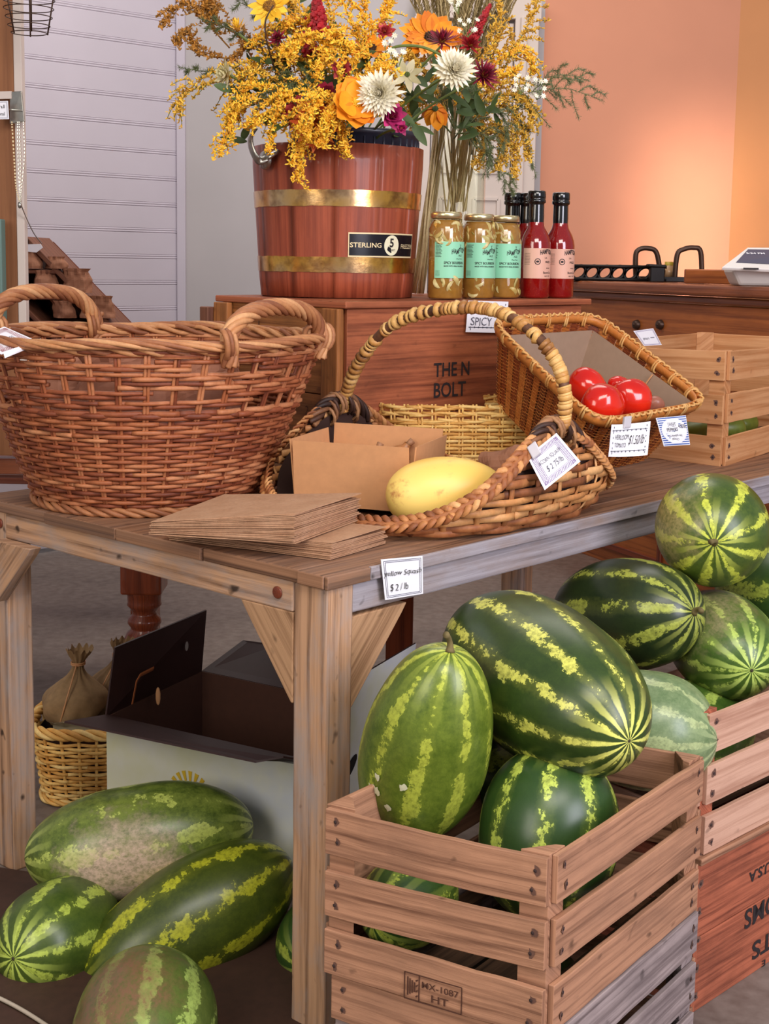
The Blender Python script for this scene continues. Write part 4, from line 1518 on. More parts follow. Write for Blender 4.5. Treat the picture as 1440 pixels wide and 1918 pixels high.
def bottle(c, label):
    c = V(c); R = .0410; k = 1.0
    root = thing('sauce_bottle', label, 'bottle', c, 'red sauce bottles on the box')
    m = MB(); m.lathe([(.0005, 0), (R - .005, 0), (R, .006), (R, .142), (R - .002, .156), (R - .008, .172), (R - .017, .188), (.0215, .198), (.0195, .210), (.0195, .22)], c, 40)
    m.build('glass_body', M_sauce, root, True)
    m = MB(); m.lathe([(.0205, .196), (.0212, .215), (.0205, .248), (.0205, .252), (.0245, .255), (.0248, .262), (.0225, .264), (.0242, .267), (.0242, .283), (.022, .286), (.0005, .286)], c, 32)
    m.build('cap', M_capblack, root, True)
    aL = FACE - 1.15; rl = R + .0006
    m = MB(); m.grid(lambda u, v: V((c.x + rl * math.cos(aL + 3.6 * u), c.y + rl * math.sin(aL + 3.6 * u), c.z + .053 + .080 * v)), 40, 2)
    m.build('label', M_pink, root, True)
    m = MB(); r2 = rl + .0006
    for q in range(8): put_text(m, 'iiilIIiilliiI', 0, 0, 0, .0018, .017, 0, fn=curved(c, r2, .118 - q * .004, aL + .1))
    put_text(m, 'HAMPTON', 0, 0, 0, .012, .042, .03, fn=lambda X, Y: curved(c, r2, .116, aL + 1.15)(X, Y + .003 * math.sin(X * 75)))
    for s, zz, wdt, aa, hh in (('FIG', .106, .008, 1.5, .004), ('PRIZE', .094, .018, 1.55, .0055), ('BOURBON', .079, .014, 1.65, .003), ('Bacon Ga', .066, .028, 1.4, .006), ('NET WT', .058, .022, 1.5, .003)):
        put_text(m, s if s not in ('FIG', 'PRIZE', 'BOURBON') else {'FIG': 'LA', 'PRIZE': 'PRIZE', 'BOURBON': 'BOUR'}[s], 0, 0, 0, hh, wdt, .01, fn=curved(c, r2, zz, aL + aa))
    cc = aL + 1.0
    m.add([curved(c, r2, .098, cc)(math.cos(q) * .0085, math.sin(q) * .0085) for q in [2 * PI * i / 16 for i in range(16)]] +
          [curved(c, r2, .098, cc)(math.cos(q) * .0065, math.sin(q) * .0065) for q in [2 * PI * i / 16 for i in range(16)]],
          [(i, (i + 1) % 16, (i + 1) % 16 + 16, i + 16) for i in range(16)])
    m.add([curved(c, r2, .098, cc)(math.cos(q) * .0045, math.sin(q) * .003) for q in [2 * PI * i / 8 for i in range(8)]], [tuple(range(8))])
    m.build('lettering', M_black_ink, root)
    return root


bottle(edge_pos(995, .065), 'red sauce bottle with a black cap, left of the front two')
bottle(edge_pos(1040, .065), 'red sauce bottle with a black cap, rightmost by the orange wall')
bottle(edge_pos(951, .185), 'red sauce bottle whose black cap shows behind the rightmost pickle jar')
bottle(edge_pos(979, .160), 'red sauce bottle hidden behind the front left sauce bottle')

# ------------------------------------------------------------------ glass vase and dried stalks
VC = edge_pos(848, .33); VC.z = RZ + .001
vr = .078
vz = thing('glass_vase', 'clear glass cylinder vase holding dried stalks behind the pickle jars', 'vase', VC)
m = MB(); vh = at(848, 232, VC.y).z - VC.z
m.lathe([(.0005, 0), (vr - .004, 0), (vr, .004), (vr, vh), (vr - .0035, vh), (vr - .0035, .01), (.0005, .01)], VC, 48)
m.build('vase_glass', M_coatglass, vz, True)
M_straw = wicker_mat('dry_straw', [lin(140, 116, 76), lin(184, 160, 110), lin(214, 194, 146), lin(228, 214, 176)], .6)
M_straw_head = wicker_mat('dry_grass_heads', [lin(112, 96, 56), lin(150, 130, 84), lin(186, 164, 112)], .7)


def tagp(o, label, cat, group): return tag(o, label, cat, group)


rs = random.Random(77)
for k in range(64):
    inside = k < 34
    a = rs.uniform(0, 2 * PI)
    if inside:
        rb_ = vr * rs.uniform(.1, .8); base = VC + V((math.cos(a) * rb_, math.sin(a) * rb_, .015))
        a2 = a + rs.uniform(1.8, 3.6); rt_ = vr * rs.uniform(.2, .85)
        neck = VC + V((math.cos(a2) * rt_, math.sin(a2) * rt_, vh))
    else:
        dx = rs.uniform(-.125, -.08); base = VC + V((dx, rs.uniform(-.02, .06), .003))
        neck = VC + V((dx * .35 + rs.uniform(-.03, .0), rs.uniform(-.06, .0), vh * rs.uniform(1.02, 1.12)))
        neck.x = min(neck.x, VC.x - vr * .5)
        neck.z = VC.z + vh + .02
        if base.x > VC.x - .09: base.x = VC.x - rs.uniform(.09, .13)
    px = 760 + 220 * ((k * 7) % 64) / 64 + rs.uniform(-8, 8)
    tip = at(px, rs.uniform(-60, 10), VC.y + rs.uniform(-.05, .1))
    if px < 745: tip.z += .02
    path = resample([base, neck, neck.lerp(tip, .5) + V((rs.uniform(-.01, .01), 0, .01)), tip], 14)
    root = thing('dried_stalk', 'dry straw coloured grass stalk rising from the glass vase' if inside else 'dry straw coloured grass stalk leaning outside the left of the glass vase', 'dried stalk', base,
                 'dried stalks in the vase' if inside else 'dried stalks beside the vase')
    m = MB(); m.tube(path, [.0026 * (1 - .4 * i / 13) for i in range(14)], 5)
    m.build('stem', M_straw, root, True)
    m = MB()
    q = resample(path[8:], 40)
    for i in range(1, 40):
        for s in range(3):
            d = V((rs.uniform(-1, 1), rs.uniform(-1, 1), rs.uniform(1.4, 2.6))).normalized()
            b_ = q[i]
            m.tube([b_, b_ + d * rs.uniform(.012, .026)], [.0016, .0004], 4)
    m.build('seed_head', M_straw_head, root)

# ------------------------------------------------------------------ bamboo tray basket with a cardboard lining
tA, tB = at(916, 597, 3.02), at(1118, 588, 3.26)
tD, tCc = at(1118, 790, 2.66), at(1330, 752, 2.94)
tn = (tB - tA).cross(tD - tA).normalized()
if tn.z < 0: tn = -tn
tctr = (tA + tB + tCc + tD) / 4
depth = .185


def tray(u, v, h, off=0):
    """u 0..1 A->B, v 0..1 A->D, h 0 at rim..1 at bottom"""
    k = 1 - .24 * h
    u2 = .5 + (u - .5) * k; v2 = .5 + (v - .5) * k
    p = tA.lerp(tB, u2).lerp(tD.lerp(tCc, u2), v2)
    return p - tn * depth * h


def outline(s, h, off=0, e=7):
    """rounded rectangle going round A,B,C,D"""
    a = 2 * PI * s
    ca, sa = math.cos(a), math.sin(a)
    q = (abs(ca) ** e + abs(sa) ** e) ** (-1 / e)
    u = .5 + ca * q * (.5 + off / .385); v = .5 + sa * q * (.5 + off / .46)
    return tray(u, v, h)


QT_tab = arc_even(lambda x, z, o=0: outline(x / (2 * PI), 0), 0, 200) + [2 * PI]


def OT(s, h, off=0):
    x = (s % 1.0) * 200; i = min(int(x), 199); f = x - i
    return outline((QT_tab[i] * (1 - f) + QT_tab[i + 1] * f) / (2 * PI), h, off)


M_bamboo = wicker_mat('bamboo_strips', [lin(112, 50, 20), lin(160, 82, 34), lin(196, 116, 50), lin(212, 142, 74)], .4)
M_bamboo_d = wicker_mat('dark_bamboo', [lin(78, 30, 18), lin(120, 54, 28), lin(156, 78, 40)], .4)
M_bamboo_l = wicker_mat('light_bamboo', [lin(190, 128, 66), lin(216, 160, 92), lin(226, 180, 116)], .4)
M_cardboard = plain('grey_brown_cardboard', lin(158, 130, 108), .85, 0, .1)
minz = min(outline(i / 40, 1).z for i in range(40))
tk = thing('bamboo_basket', 'tilted rectangular bamboo basket lined with cardboard, tomatoes in its lower corner', 'basket', V((tctr.x, tctr.y, TOPZ)))
m = MB(); m2 = MB(); NB = 52
for k in range(NB):
    s0, s1 = (k + .06) / NB, (k + .94) / NB
    for side, (mm_) in enumerate(((m2 if k % 2 else m),)):
        pts = []
        for j in range(12):
            h = j / 11
            over = .0
            pts.append((OT(s0, h, .002 + over), OT(s1, h, .002 + over)))
        vs = [p for pr_ in pts for p in pr_]
        mm_.add(vs, [(2 * j, 2 * j + 1, 2 * j + 3, 2 * j + 2) for j in range(11)])
m.build('upright_strips', M_bamboo, tk); m2.build('dark_upright_strips', M_bamboo_d, tk)
m = MB()
for j in range(44):
    h = .08 + .91 * j / 43
    m.tube([OT(i / 160, h, .0035 * math.cos(PI * (i / 1.6667 + j)) + .002) for i in range(161)], .0007, 4)
m.build('cross_weave', M_bamboo, tk, True)
m = MB()
for off, h, r_ in ((.005, .055, .013), (-.004, .05, .011)):
    pp = [OT(i / 160, h, off) for i in range(161)]
    m.tube(pp, r_, 6, normals=[(OT(i / 160, h, off + .02) - OT(i / 160, h, off)) for i in range(161)], rt=.0028)
m.build('rim_band', M_bamboo, tk, True)
m = MB()
pp = [OT(i / 400, -.01 + .01 * math.sin(i * 1.2), .003 + .004 * math.cos(i * 1.2)) for i in range(401)]
m.tube(pp, .0028, 5)
for k in range(24):
    s = (k + .5) / 24
    for d in (-.0022, .0022):
        ring = [OT(s + d + .0015 * math.sin(q), .06 - .085 * math.cos(q), .001 + .0085 * math.sin(q)) for q in [2 * PI * j / 12 for j in range(12)]]
        m.tube(ring, .0026, 5, closed=True)
m.build('rim_lashing', M_bamboo_l, tk, True)
m = MB(); m.add([outline(i / 40, 1.0, 0) for i in range(40)], [tuple(range(40))]); m.build('woven_base', M_bamboo_d, tk)
# cardboard lining: four leaning panels and a floor, seen over the rim
cl = thing('cardboard_liner', 'grey brown cardboard box lining the bamboo basket behind the tomatoes', 'cardboard', tray(.5, .5, .9))
inn = .045
cq = {}
for nm_, (u, v) in dict(a=(inn, inn), b=(1 - inn, inn), c=(1 - inn, 1 - inn), d=(inn, 1 - inn)).items():
    cq[nm_] = (tray(u, v, .17 if nm_ in 'ab' else .10), tray(.5 + (u - .5) * .92, .5 + (v - .5) * .92, .93))
for i, (p, q) in enumerate((('a', 'b'), ('b', 'c'), ('c', 'd'), ('d', 'a'))):
    m = MB()
    P0, P1, P2, P3 = cq[p][0], cq[q][0], cq[q][1], cq[p][1]
    if i == 0: P0 = P0 + tn * .0; 
    nrm = (P1 - P0).cross(P3 - P0).normalized()
    if nrm.dot(tctr - tn * .1 - P0) < 0: nrm = -nrm
    if i == 3: P0 = P0 - tn * .0; P1 = P1
    m.prism([P0, P1, P2, P3], -nrm * .004)
    m.build('panel', M_cardboard, cl)
m = MB()
m.prism([cq[x][1] for x in 'abcd'], tn * .004); m.build('panel', M_cardboard, cl)
m = MB()
e0 = cq['b'][0].lerp(cq['c'][0], .62); e1 = cq['b'][1].lerp(cq['c'][1], .62)
inward = (cq['a'][0] - cq['b'][0]).normalized() * .005
m.tube([e0 + inward, e1 + inward], .0018, 5)
m.build('crease', M_kraft, cl)

t = NT('tomato_skin')
n = t.noise(t.coord(), 10, 2)
M_tomato = t.out(Base_Color=t.ramp(n, [(.3, lin(190, 18, 12)), (.75, lin(224, 44, 22))]), Roughness=.16, Coat_Weight=.5, Coat_Roughness=.08)
M_green_stem = plain('green_stem', lin(70, 92, 40), .7, 0, .3)


def tomato(c, R, label, up=(0, 0, 1), lobes=5, amp=.06, seed=0, mat=None, name='tomato', cat='tomato'):
    c = V(c); q = V(up).to_track_quat('Z', 'Y').to_matrix().to_4x4()
    root = thing(name, label, cat, c)
    m = MB()
    def fn(u, v):
        a = 2 * PI * u; th = PI * v
        r = R * (1 + amp * math.cos(a * lobes + seed) * math.sin(th) ** .7) * (1 + .10 * mnoise.noise(V((math.cos(a) + seed, math.sin(a), th))))
        z = -math.cos(th) * R * .80
        dip = -.20 * R * math.exp(-((v - 1) / .10) ** 2)
        return V((r * math.sin(th) * math.cos(a), r * math.sin(th) * math.sin(a), z + dip))
    m.grid(fn, 40, 24, True)
    m.build('fruit', mat or M_tomato, root, True, M=q)
    m = MB()
    for k in range(5):
        a = 2 * PI * k / 5
        m.tube([(0, 0, R * .62), (math.cos(a) * R * .2, math.sin(a) * R * .2, R * .70), (math.cos(a) * R * .42, math.sin(a) * R * .42, R * .76)], [.002, .0025, .0006], 5, rt=.0008)
    m.build('calyx', M_green_stem, root, M=q)
    return root


tomato(at(1098, 730, 2.89), .052, 'red heirloom tomato, upper left of the four beside the basket handle', (.5, .6, .3), 3, .03, 1)
tomato(at(1128, 760, 2.78), .050, 'red heirloom tomato nearest the front rim, behind the heirloom price card', (-.3, .8, .1), 3, .03, 2)
tomato(at(1182, 750, 2.86), .050, 'deep red ribbed tomato at the right of the tomatoes', (-.1, .8, .1), 4, .03, 3)
tomato(at(1158, 722, 2.90), .026, 'small red tomato tucked behind the larger ones', (.1, .5, .8), 5, .03, 4)
tomato(at(1224, 758, 2.86), .024, 'small brownish pink tomato beside the red ones', (.1, .5, .8), 4, .02, 5, plain('dusky_tomato', lin(160, 100, 80), .35, 0, .3))

# ------------------------------------------------------------------ pale crate at the right end of the table
N3 = on(1350, 872, TOPZ + .001)
c3 = crate(V((N3.x, N3.y, 0)), V((-.788, .616, 0)), .42, V((.60, .80, 0)), .82, TOPZ + .001, .288, 'pale poplar slatted crate of green fruit at the right end of the table',
           (M_crate_pale, M_crate_pale), seed=21, slat=.074, postm=M_crate_pale)
m_gr = plain('green_fruit_skin', lin(120, 138, 52), .4, 0, .3)
n3 = V((N3.x, N3.y, TOPZ))
for k, (u, v, r_) in enumerate(((.10, .10, .055), (.24, .09, .058), (.10, .24, .055), (.25, .24, .055), (.40, .12, .055))):
    p = n3 + V((.60, .80, 0)) * u + V((-.788, .616, 0)) * v
    tomato(p + UP * (.012 + r_ * .9 + .0), r_, 'green tomato in the pale crate, %s' % ('nearest its front corner', 'second from its front corner along the slats', 'behind the nearest one', 'in the middle of the crate', 'furthest right in view')[k], (0, .2, 1), 5, .04, k, m_gr, 'green_tomato', 'green tomato')

# ------------------------------------------------------------------ contents of the gathering basket
t = NT('yellow_squash_skin')
o = t.coord(); n = t.noise(o, 20, 6, .7); n2 = t.noise(t.mapping(o, (1, 1, .3)), 60, 4)
mk = t.math('MULTIPLY', t.ramp(n, [(.54, 0.0), (.66, 1.0)]), t.ramp(n2, [(.45, 0.0), (.6, 1.0)]))
M_squash = t.out(Base_Color=t.mix(mk, t.ramp(t.noise(o, 5, 2), [(.3, lin(240, 192, 92)), (.7, lin(252, 218, 122))]), lin(206, 146, 84)), Roughness=.4, Specular_IOR_Level=.4)
sq = thing('yellow_squash', 'large smooth yellow spaghetti squash lying in the splint basket', 'squash', at(833, 921, 2.38))
m = MB()
prof = []
for i in range(37):
    th = PI * i / 36; zz = -math.cos(th)
    r = math.sin(th) ** .86 * (1 - .12 * zz - .06 * zz * zz)
    prof.append((max(.0002, r * .0665), zz * .112))
m.lathe(prof, (0, 0, 0), 48)
qm = V((.93, .12, .10)).to_track_quat('Z', 'Y').to_matrix().to_4x4()
m.build('rind', M_squash, sq, True, M=qm)
m = MB(); m.tube([(0, 0, .110), (.001, 0, .117)], [.006, .0045], 8); m.build('stem_scar', M_stem, sq, True, M=qm)

kb = thing('kraft_box', 'open tan kraft box of bulbs inside the splint basket', 'box', at(640, 900, 2.6))
kF = [on_p for on_p in (at(552, 856, 2.50), at(768, 893, 2.42))]
kz = .825
k0, k1 = kF
kx = (k1 - k0); kx.z = 0; kL = kx.length; kx.normalize(); ky = V((-kx.y, kx.x, 0))
ktop = .950
k0 = V((k0.x, k0.y, 0)); KD = .20
lean = ky * .02


def panel(p, q, z0, z1, n, mat, name, flare=0, root=None, thick=.0025):
    m = MB()
    n = V(n)
    m.prism([p + UP * z0, q + UP * z0, q + UP * z1 + n * flare, p + UP * z1 + n * flare], -n * thick)
    return m.build(name, mat, root)


panel(k0, k0 + kx * kL, kz, ktop, -ky, M_kraft, 'front_panel', .012, kb)
panel(k0 + ky * KD, k0 + kx * kL + ky * KD, kz, ktop + .01, ky, M_kraft, 'back_panel', .012, kb)
panel(k0, k0 + ky * KD, kz, ktop, -kx, M_kraft, 'side_panel', .012, kb)
panel(k0 + kx * kL, k0 + kx * kL + ky * KD, kz, ktop, kx, M_kraft, 'side_panel', .012, kb)
m = MB(); m.board(k0 + ky * KD / 2 + UP * (kz - .001), k0 + kx * kL + ky * KD / 2 + UP * (kz - .001), ky * KD / 2, UP * .0015); m.build('bottom_panel', M_kraft, kb)
M_bulb = plain('bulb_skin', lin(178, 116, 66), .4, 0, .4)
M_bulb2 = plain('dry_bulb_leaf', lin(170, 120, 84), .6, 0, .3)
for k, (px, py, Y, r_) in enumerate(((745, 858, 2.62, .026), (705, 866, 2.60, .022), (640, 872, 2.62, .026), (668, 870, 2.56, .022))):
    rt = thing('shallot_bulb', ('brown papery bulb standing up beside the squash', 'brown bulb left of the standing one', 'bulb at the left end of the kraft box', 'bulb with a long dry stalk in the kraft box')[k], 'bulb', at(px, py, Y))
    m = MB(); c_ = at(px, py, Y); M3 = Matrix.Rotation(.6 - .5 * k, 3, 'Y')
    m.lathe([(.0005, -r_), (r_ * .7, -r_ * .8), (r_, -.1 * r_), (r_ * .8, r_ * .6), (r_ * .35, r_ * 1.1), (r_ * .3, r_ * 1.4)], c_, 14, M3)
    m.build('bulb', M_bulb, rt, True)
    m = MB(); top = c_ + M3 @ V((0, 0, r_ * 1.3))
    if k == 3: m.tube(resample([top, at(660, 850, 2.55), at(652, 838, 2.55)], 8), .006, 6)
    else: m.tube([top, top + M3 @ V((.004, .004, r_ * .5))], [.006, .008], 6)
    m.build('dry_neck', M_bulb2, rt, True)
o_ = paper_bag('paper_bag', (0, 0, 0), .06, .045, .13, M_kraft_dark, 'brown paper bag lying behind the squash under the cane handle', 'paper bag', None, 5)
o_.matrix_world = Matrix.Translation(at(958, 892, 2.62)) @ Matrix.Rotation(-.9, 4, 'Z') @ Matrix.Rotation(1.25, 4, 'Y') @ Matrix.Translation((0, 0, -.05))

# ------------------------------------------------------------------ stacks of folded kraft bags
M_bagstack = wicker_mat('folded_kraft_bags', [lin(150, 108, 80), lin(180, 136, 104), lin(204, 164, 132)], .8, .2)


def flat_bags(near, left, right, n, zb, th_n, th_l, th_r, group, labels, seed):
    rr = random.Random(seed)
    near, left, right = V(near), V(left), V(right)
    for k in range(n):
        last = k == n - 1
        j = lambda s=.0025: V((rr.uniform(-s, s), rr.uniform(-s, s), 0))
        a, b, c_ = near + j(), left + j(.004), right + j(.004)
        d = b + (c_ - a) + j(.003)
        f = k / n; g = (k + .72) / n
        zt = lambda q, s: V((q.x, q.y, zb + s))
        lo = [zt(a, th_n * f), zt(c_, th_r * f), zt(d, (th_l + th_r) / 2 * f), zt(b, th_l * f)]
        hi = [zt(a, th_n * g), zt(c_, th_r * g), zt(d, (th_l + th_r) / 2 * g), zt(b, th_l * g)]
        if last:
            hi[1] = hi[1] + UP * .006; lo[1] = lo[1] + UP * .006
        m = MB()
        # cross-section sheet with a central dip
        N = 6
        vs = []
        for zset in (lo, hi):
            for i in range(N + 1):
                for q in range(3):
                    s, w_ = i / N, q / 2
                    p = (zset[0].lerp(zset[3], s)).lerp(zset[1].lerp(zset[2], s), w_)
                    vs.append(p + UP * (.0004 * rr.uniform(-1, 1)))
        fs = []
        K = (N + 1) * 3
        for i in range(N):
            for q in range(2):
                A_ = i * 3 + q
                fs.append((A_, A_ + 3, A_ + 4, A_ + 1)); fs.append((K + A_, K + A_ + 1, K + A_ + 4, K + A_ + 3))
        for i in range(N):
            fs.append((i * 3, K + i * 3, K + i * 3 + 3, i * 3 + 3)); fs.append((i * 3 + 2, i * 3 + 5, K + i * 3 + 5, K + i * 3 + 2))
        for q in range(2):
            fs.append((q, q + 1, K + q + 1, K + q)); A_ = N * 3 + q; fs.append((A_, K + A_, K + A_ + 1, A_ + 1))
        m.add(vs, fs)
        o = m.build('folded_paper_bag', M_bagstack, None)
        tag(o, labels[1] if last else labels[0], 'paper bag', group)


sn = on(620, 1049, .802); sl = on(315, 1010, .802); sr = on(722, 1018, .802)
flat_bags(sn, sl, sr, 13, .802, .030, .022, .026, 'flat kraft bags in the lower stack', ('flat kraft bag within the lower stack at the table corner', 'flat kraft bag on top of the lower stack'), 1)
sn = on(551, 1019, .833); sl = on(283, 1000, .833); sr = on(672, 974, .833)
flat_bags(sn, sl, sr, 21, .833, .052, .022, .044, 'flat kraft bags in the upper stack', ('flat kraft bag within the upper stack beside the splint basket', 'topmost flat kraft bag of the upper stack, its corner lifted'), 2)

# ------------------------------------------------------------------ flowers
def petal_mat(name, c1, c2, scale=40, rough=.6):
    t = NT(name)
    isl = t.island(); n = t.noise(t.coord(), scale, 3)
    f = t.math('ADD', t.math('MULTIPLY', isl, .5), t.math('MULTIPLY', n, .5))
    return t.out(Base_Color=t.ramp(f, [(.25, c1), (.7, c2)]), Roughness=rough, Subsurface_Weight=0.0)


P_orange = petal_mat('orange_petals', lin(226, 112, 10), lin(255, 168, 26))
P_yellow = petal_mat('yellow_petals', lin(240, 176, 20), lin(255, 214, 70))
P_white = petal_mat('white_petals', lin(236, 226, 196), lin(255, 250, 232))
P_ivory = petal_mat('ivory_petals', lin(206, 194, 140), lin(238, 226, 186))
P_coral = petal_mat('coral_petals', lin(226, 84, 46), lin(250, 160, 70))
P_burg = petal_mat('burgundy_petals', lin(96, 14, 34), lin(156, 26, 56))
P_mag = petal_mat('magenta_petals', lin(150, 20, 80), lin(206, 50, 120))
P_red = petal_mat('red_plume', lin(130, 12, 22), lin(190, 30, 40), 90)
P_pinkred = petal_mat('pinkish_red_petals', lin(170, 40, 50), lin(214, 90, 90))
P_gold = petal_mat('goldenrod_florets', lin(232, 156, 16), lin(255, 212, 60), 60)
P_gold2 = petal_mat('dull_goldenrod_florets', lin(190, 138, 34), lin(244, 196, 66), 60)
P_gold3 = petal_mat('brown_goldenrod_florets', lin(128, 90, 34), lin(206, 140, 48), 60)
P_stem = petal_mat('green_stems', lin(74, 90, 34), lin(112, 126, 56))
P_leaf = petal_mat('dark_leaves', lin(38, 58, 26), lin(78, 98, 42), 30)
P_fern = petal_mat('fern_needles', lin(78, 88, 54), lin(116, 124, 80))
P_disc = petal_mat('flower_disc', lin(92, 56, 20), lin(176, 120, 30), 200)
P_brown = petal_mat('dark_disc', lin(40, 24, 16), lin(80, 50, 24), 200)
rf = random.Random(101)
MOUTH = BC + V((.045, -.01, BH - .02))
VMOUTH = VC + UP * (vh - .04)


def frame(d):
    d = V(d).normalized()
    e = d.orthogonal().normalized()
    return e, d.cross(e), d


def petal(m, c, out, nrm, L, W, cup=.2, tip=.5, n=6, twist=0):
    """petal from c towards out, face normal nrm"""
    out = V(out).normalized(); nrm = V(nrm).normalized(); side = out.cross(nrm).normalized(); nrm = side.cross(out)
    vs = []
    for i in range(n + 1):
        s = i / n
        w = W * (math.sin(PI * min(1, s ** tip * .97 + .03))) ** .75 if s < 1 else W * .05
        h = cup * L * (s * s if cup > 0 else s * s)
        p = c + out * (L * s) * (1 - abs(cup) * .3 * s) + nrm * h
        for q in (-1, 0, 1):
            vs.append(p + side * w * q + nrm * (abs(q) * w * .25 + twist * q * s * w))
    fs = []
    for i in range(n):
        for q in range(2):
            a = i * 3 + q
            fs.append((a, a + 1, a + 4, a + 3))
    m.add(vs, fs)


def stem_to(p, root, thick=.003, mat=None, start=None, drop=.02):
    p = V(p); s = start or (MOUTH if (p - MOUTH).length < (p - VMOUTH).length * 1.05 else VMOUTH)
    s = s + V((rf.uniform(-.05, .05), rf.uniform(-.04, .05), -.04))
    mid = s.lerp(p, .55) + UP * .03 + V((0, 0.03, 0))
    m = MB(); m.tube(resample([s, mid, p], 12), [thick] * 12, 6)
    m.build('stem', mat or P_stem, root, True)


def daisy(c, face, R, npet, mat, label, cat='flower', name='sunflower', W=.2, cup=.12, disc=None, dr=.28, rows=1, group=None, droop=0.0, stem=True):
    c = V(c); e1, e2, d = frame(face)
    root = thing(name, label, cat, c, group)
    m = MB()
    for r in range(rows):
        for k in range(npet):
            a = 2 * PI * (k + .5 * r) / npet + rf.uniform(-.08, .08)
            o = e1 * math.cos(a) + e2 * math.sin(a)
            L = R * rf.uniform(.85, 1.08) * (1 - .14 * r)
            petal(m, c + o * R * dr * .6 + d * .002 * r, o + d * (.12 * r + rf.uniform(-.1, .14) - droop), d, L * .9, R * W * rf.uniform(.85, 1.1), cup + rf.uniform(-.1, .1), .8)
    m.build('petals', mat, root, True)
    m = MB(); m.blob(c + d * R * .04, (R * dr, R * dr, R * dr * .45), 14, Matrix((e1, e2, d)).transposed())
    for k in range(40):
        a = k * 2.4; rr_ = R * dr * math.sqrt(k / 40)
        m.blob(c + (e1 * math.cos(a) + e2 * math.sin(a)) * rr_ + d * (R * dr * .45 * math.sqrt(max(0, 1 - k / 40)) + R * .05), R * .035, 5)
    m.build('disc', disc or P_disc, root, True)
    if stem: stem_to(c - d * .01, root)
    return root


def pompon(c, face, R, n, mat, label, name='chrysanthemum', W=.13, cat='flower', flat=.75, Lk=1.0, group=None, stem=True):
    c = V(c); e1, e2, d = frame(face)
    root = thing(name, label, cat, c, group)
    m = MB()
    for k in range(n):
        s = (k + .5) / n
        a = k * 2.39996
        el = (PI / 2) * (1 - s) ** .8 * 1.05 - .25 * s        # elevation from plane
        o = (e1 * math.cos(a) + e2 * math.sin(a)) * math.cos(el) + d * math.sin(el) * flat
        L = R * (.55 + .55 * s) * rf.uniform(.85, 1.12) * Lk
        petal(m, c + o * R * .1, o, d * math.cos(el) - (e1 * math.cos(a) + e2 * math.sin(a)) * math.sin(el) * .8 + d * .2, L, R * W * rf.uniform(.8, 1.1), .18, .75, 5)
    m.build('petals', mat, root, True)
    m = MB(); m.blob(c + d * R * .1, (R * .22, R * .22, R * .3), 8, Matrix((e1, e2, d)).transposed()); m.build('heart', P_disc, root, True)
    if stem: stem_to(c - d * .01, root)
    return root


def goldenrod(pts, label, mat=None, dens=1.0, br=.05, Y=3.1, sz=.0042, Ys=None, brlen=1.0, name='goldenrod', fl=1.0):
    mat = mat or P_gold
    n = len(pts)
    w_ = [at(x, y, (Ys[i] if Ys else Y)) for i, (x, y) in enumerate(pts)]
    path = resample(w_, 40)
    root = thing(name, label, 'flower', path[0])
    m = MB(); m.tube(path, [.0022 * (1 - .6 * i / 39) for i in range(40)], 5)
    f = MB()
    def florets(q, k):
        for i in range(len(q)):
            for s in range(k):
                d = V((rf.uniform(-1, 1), rf.uniform(-1, 1), rf.uniform(-.4, 1.3))).normalized()
                c_ = q[i] + d * rf.uniform(.002, .008)
                e1, e2, dd = frame(d)
                s_ = sz * rf.uniform(.7, 1.25)
                f.blob(c_, (s_ * .55, s_ * .55, s_ * 1.25), 4, Matrix((e1, e2, dd)).transposed())
    for i in range(5, 40):
        t = i / 39
        if i % 2 == 0 and i < 37:
            for sgn in (-1, 1):
                T = (path[min(i + 1, 39)] - path[i - 1]).normalized()
                side = V((rf.uniform(-1, 1), rf.uniform(-1, 1), rf.uniform(-.3, .8)))
                side = (side - T * side.dot(T)).normalized()
                L = br * brlen * (1.05 - .75 * t) * rf.uniform(.6, 1.2)
                q = resample([path[i], path[i] + (T * .6 + side) * L * .6 + UP * L * .12, path[i] + (T * 1.1 + side * 1.1) * L - UP * L * .35], int(7 + L * 110))
                m.tube(q, .0009, 4)
                florets(q[1:], max(1, int(round(2 * dens))))
        florets([path[i], path[i].lerp(path[min(39, i + 1)], .5)], max(1, int(round(2 * dens))))
    m.build('stem', P_stem if mat is not P_gold3 else P_disc, root, True)
    f.build('florets', mat, root)
    return root


def fern(pts, Y, label, br=.05, Ys=None, nbr=9):
    path = resample([at(x, y, (Ys[i] if Ys else Y)) for i, (x, y) in enumerate(pts)], 40)
    root = thing('asparagus_fern', label, 'fern', path[0])
    m = MB(); m.tube(path, [.0014 * (1 - .6 * i / 39) for i in range(40)], 4)
    nd = MB()
    def needles(q):
        for i in range(1, len(q)):
            T = (q[i] - q[i - 1]).normalized()
            for s in range(6):
                d = (T * .9 + V((rf.uniform(-1, 1), rf.uniform(-1, 1), rf.uniform(-1, 1)))).normalized()
                nd.tube([q[i], q[i] + d * rf.uniform(.008, .015)], [.0006, .0002], 3)
    for k in range(nbr):
        i = int(6 + 31 * k / nbr)
        T = (path[min(i + 1, 39)] - path[i - 1]).normalized()
        side = V((rf.uniform(-.6, .6), rf.uniform(-.5, .5), (1 if k % 2 else -1) * rf.uniform(.6, 1)))
        L = br * rf.uniform(.6, 1.3) * (1.1 - .5 * k / nbr)
        q = resample([path[i], path[i] + (T * .7 + side).normalized() * L * .6, path[i] + (T * .9 + side).normalized() * L - UP * L * .2], 16)
        m.tube(q, .0008, 4); needles(q)
    needles(path[10:])
    m.build('stem', P_fern, root, True)
    nd.build('needles', P_fern, root)


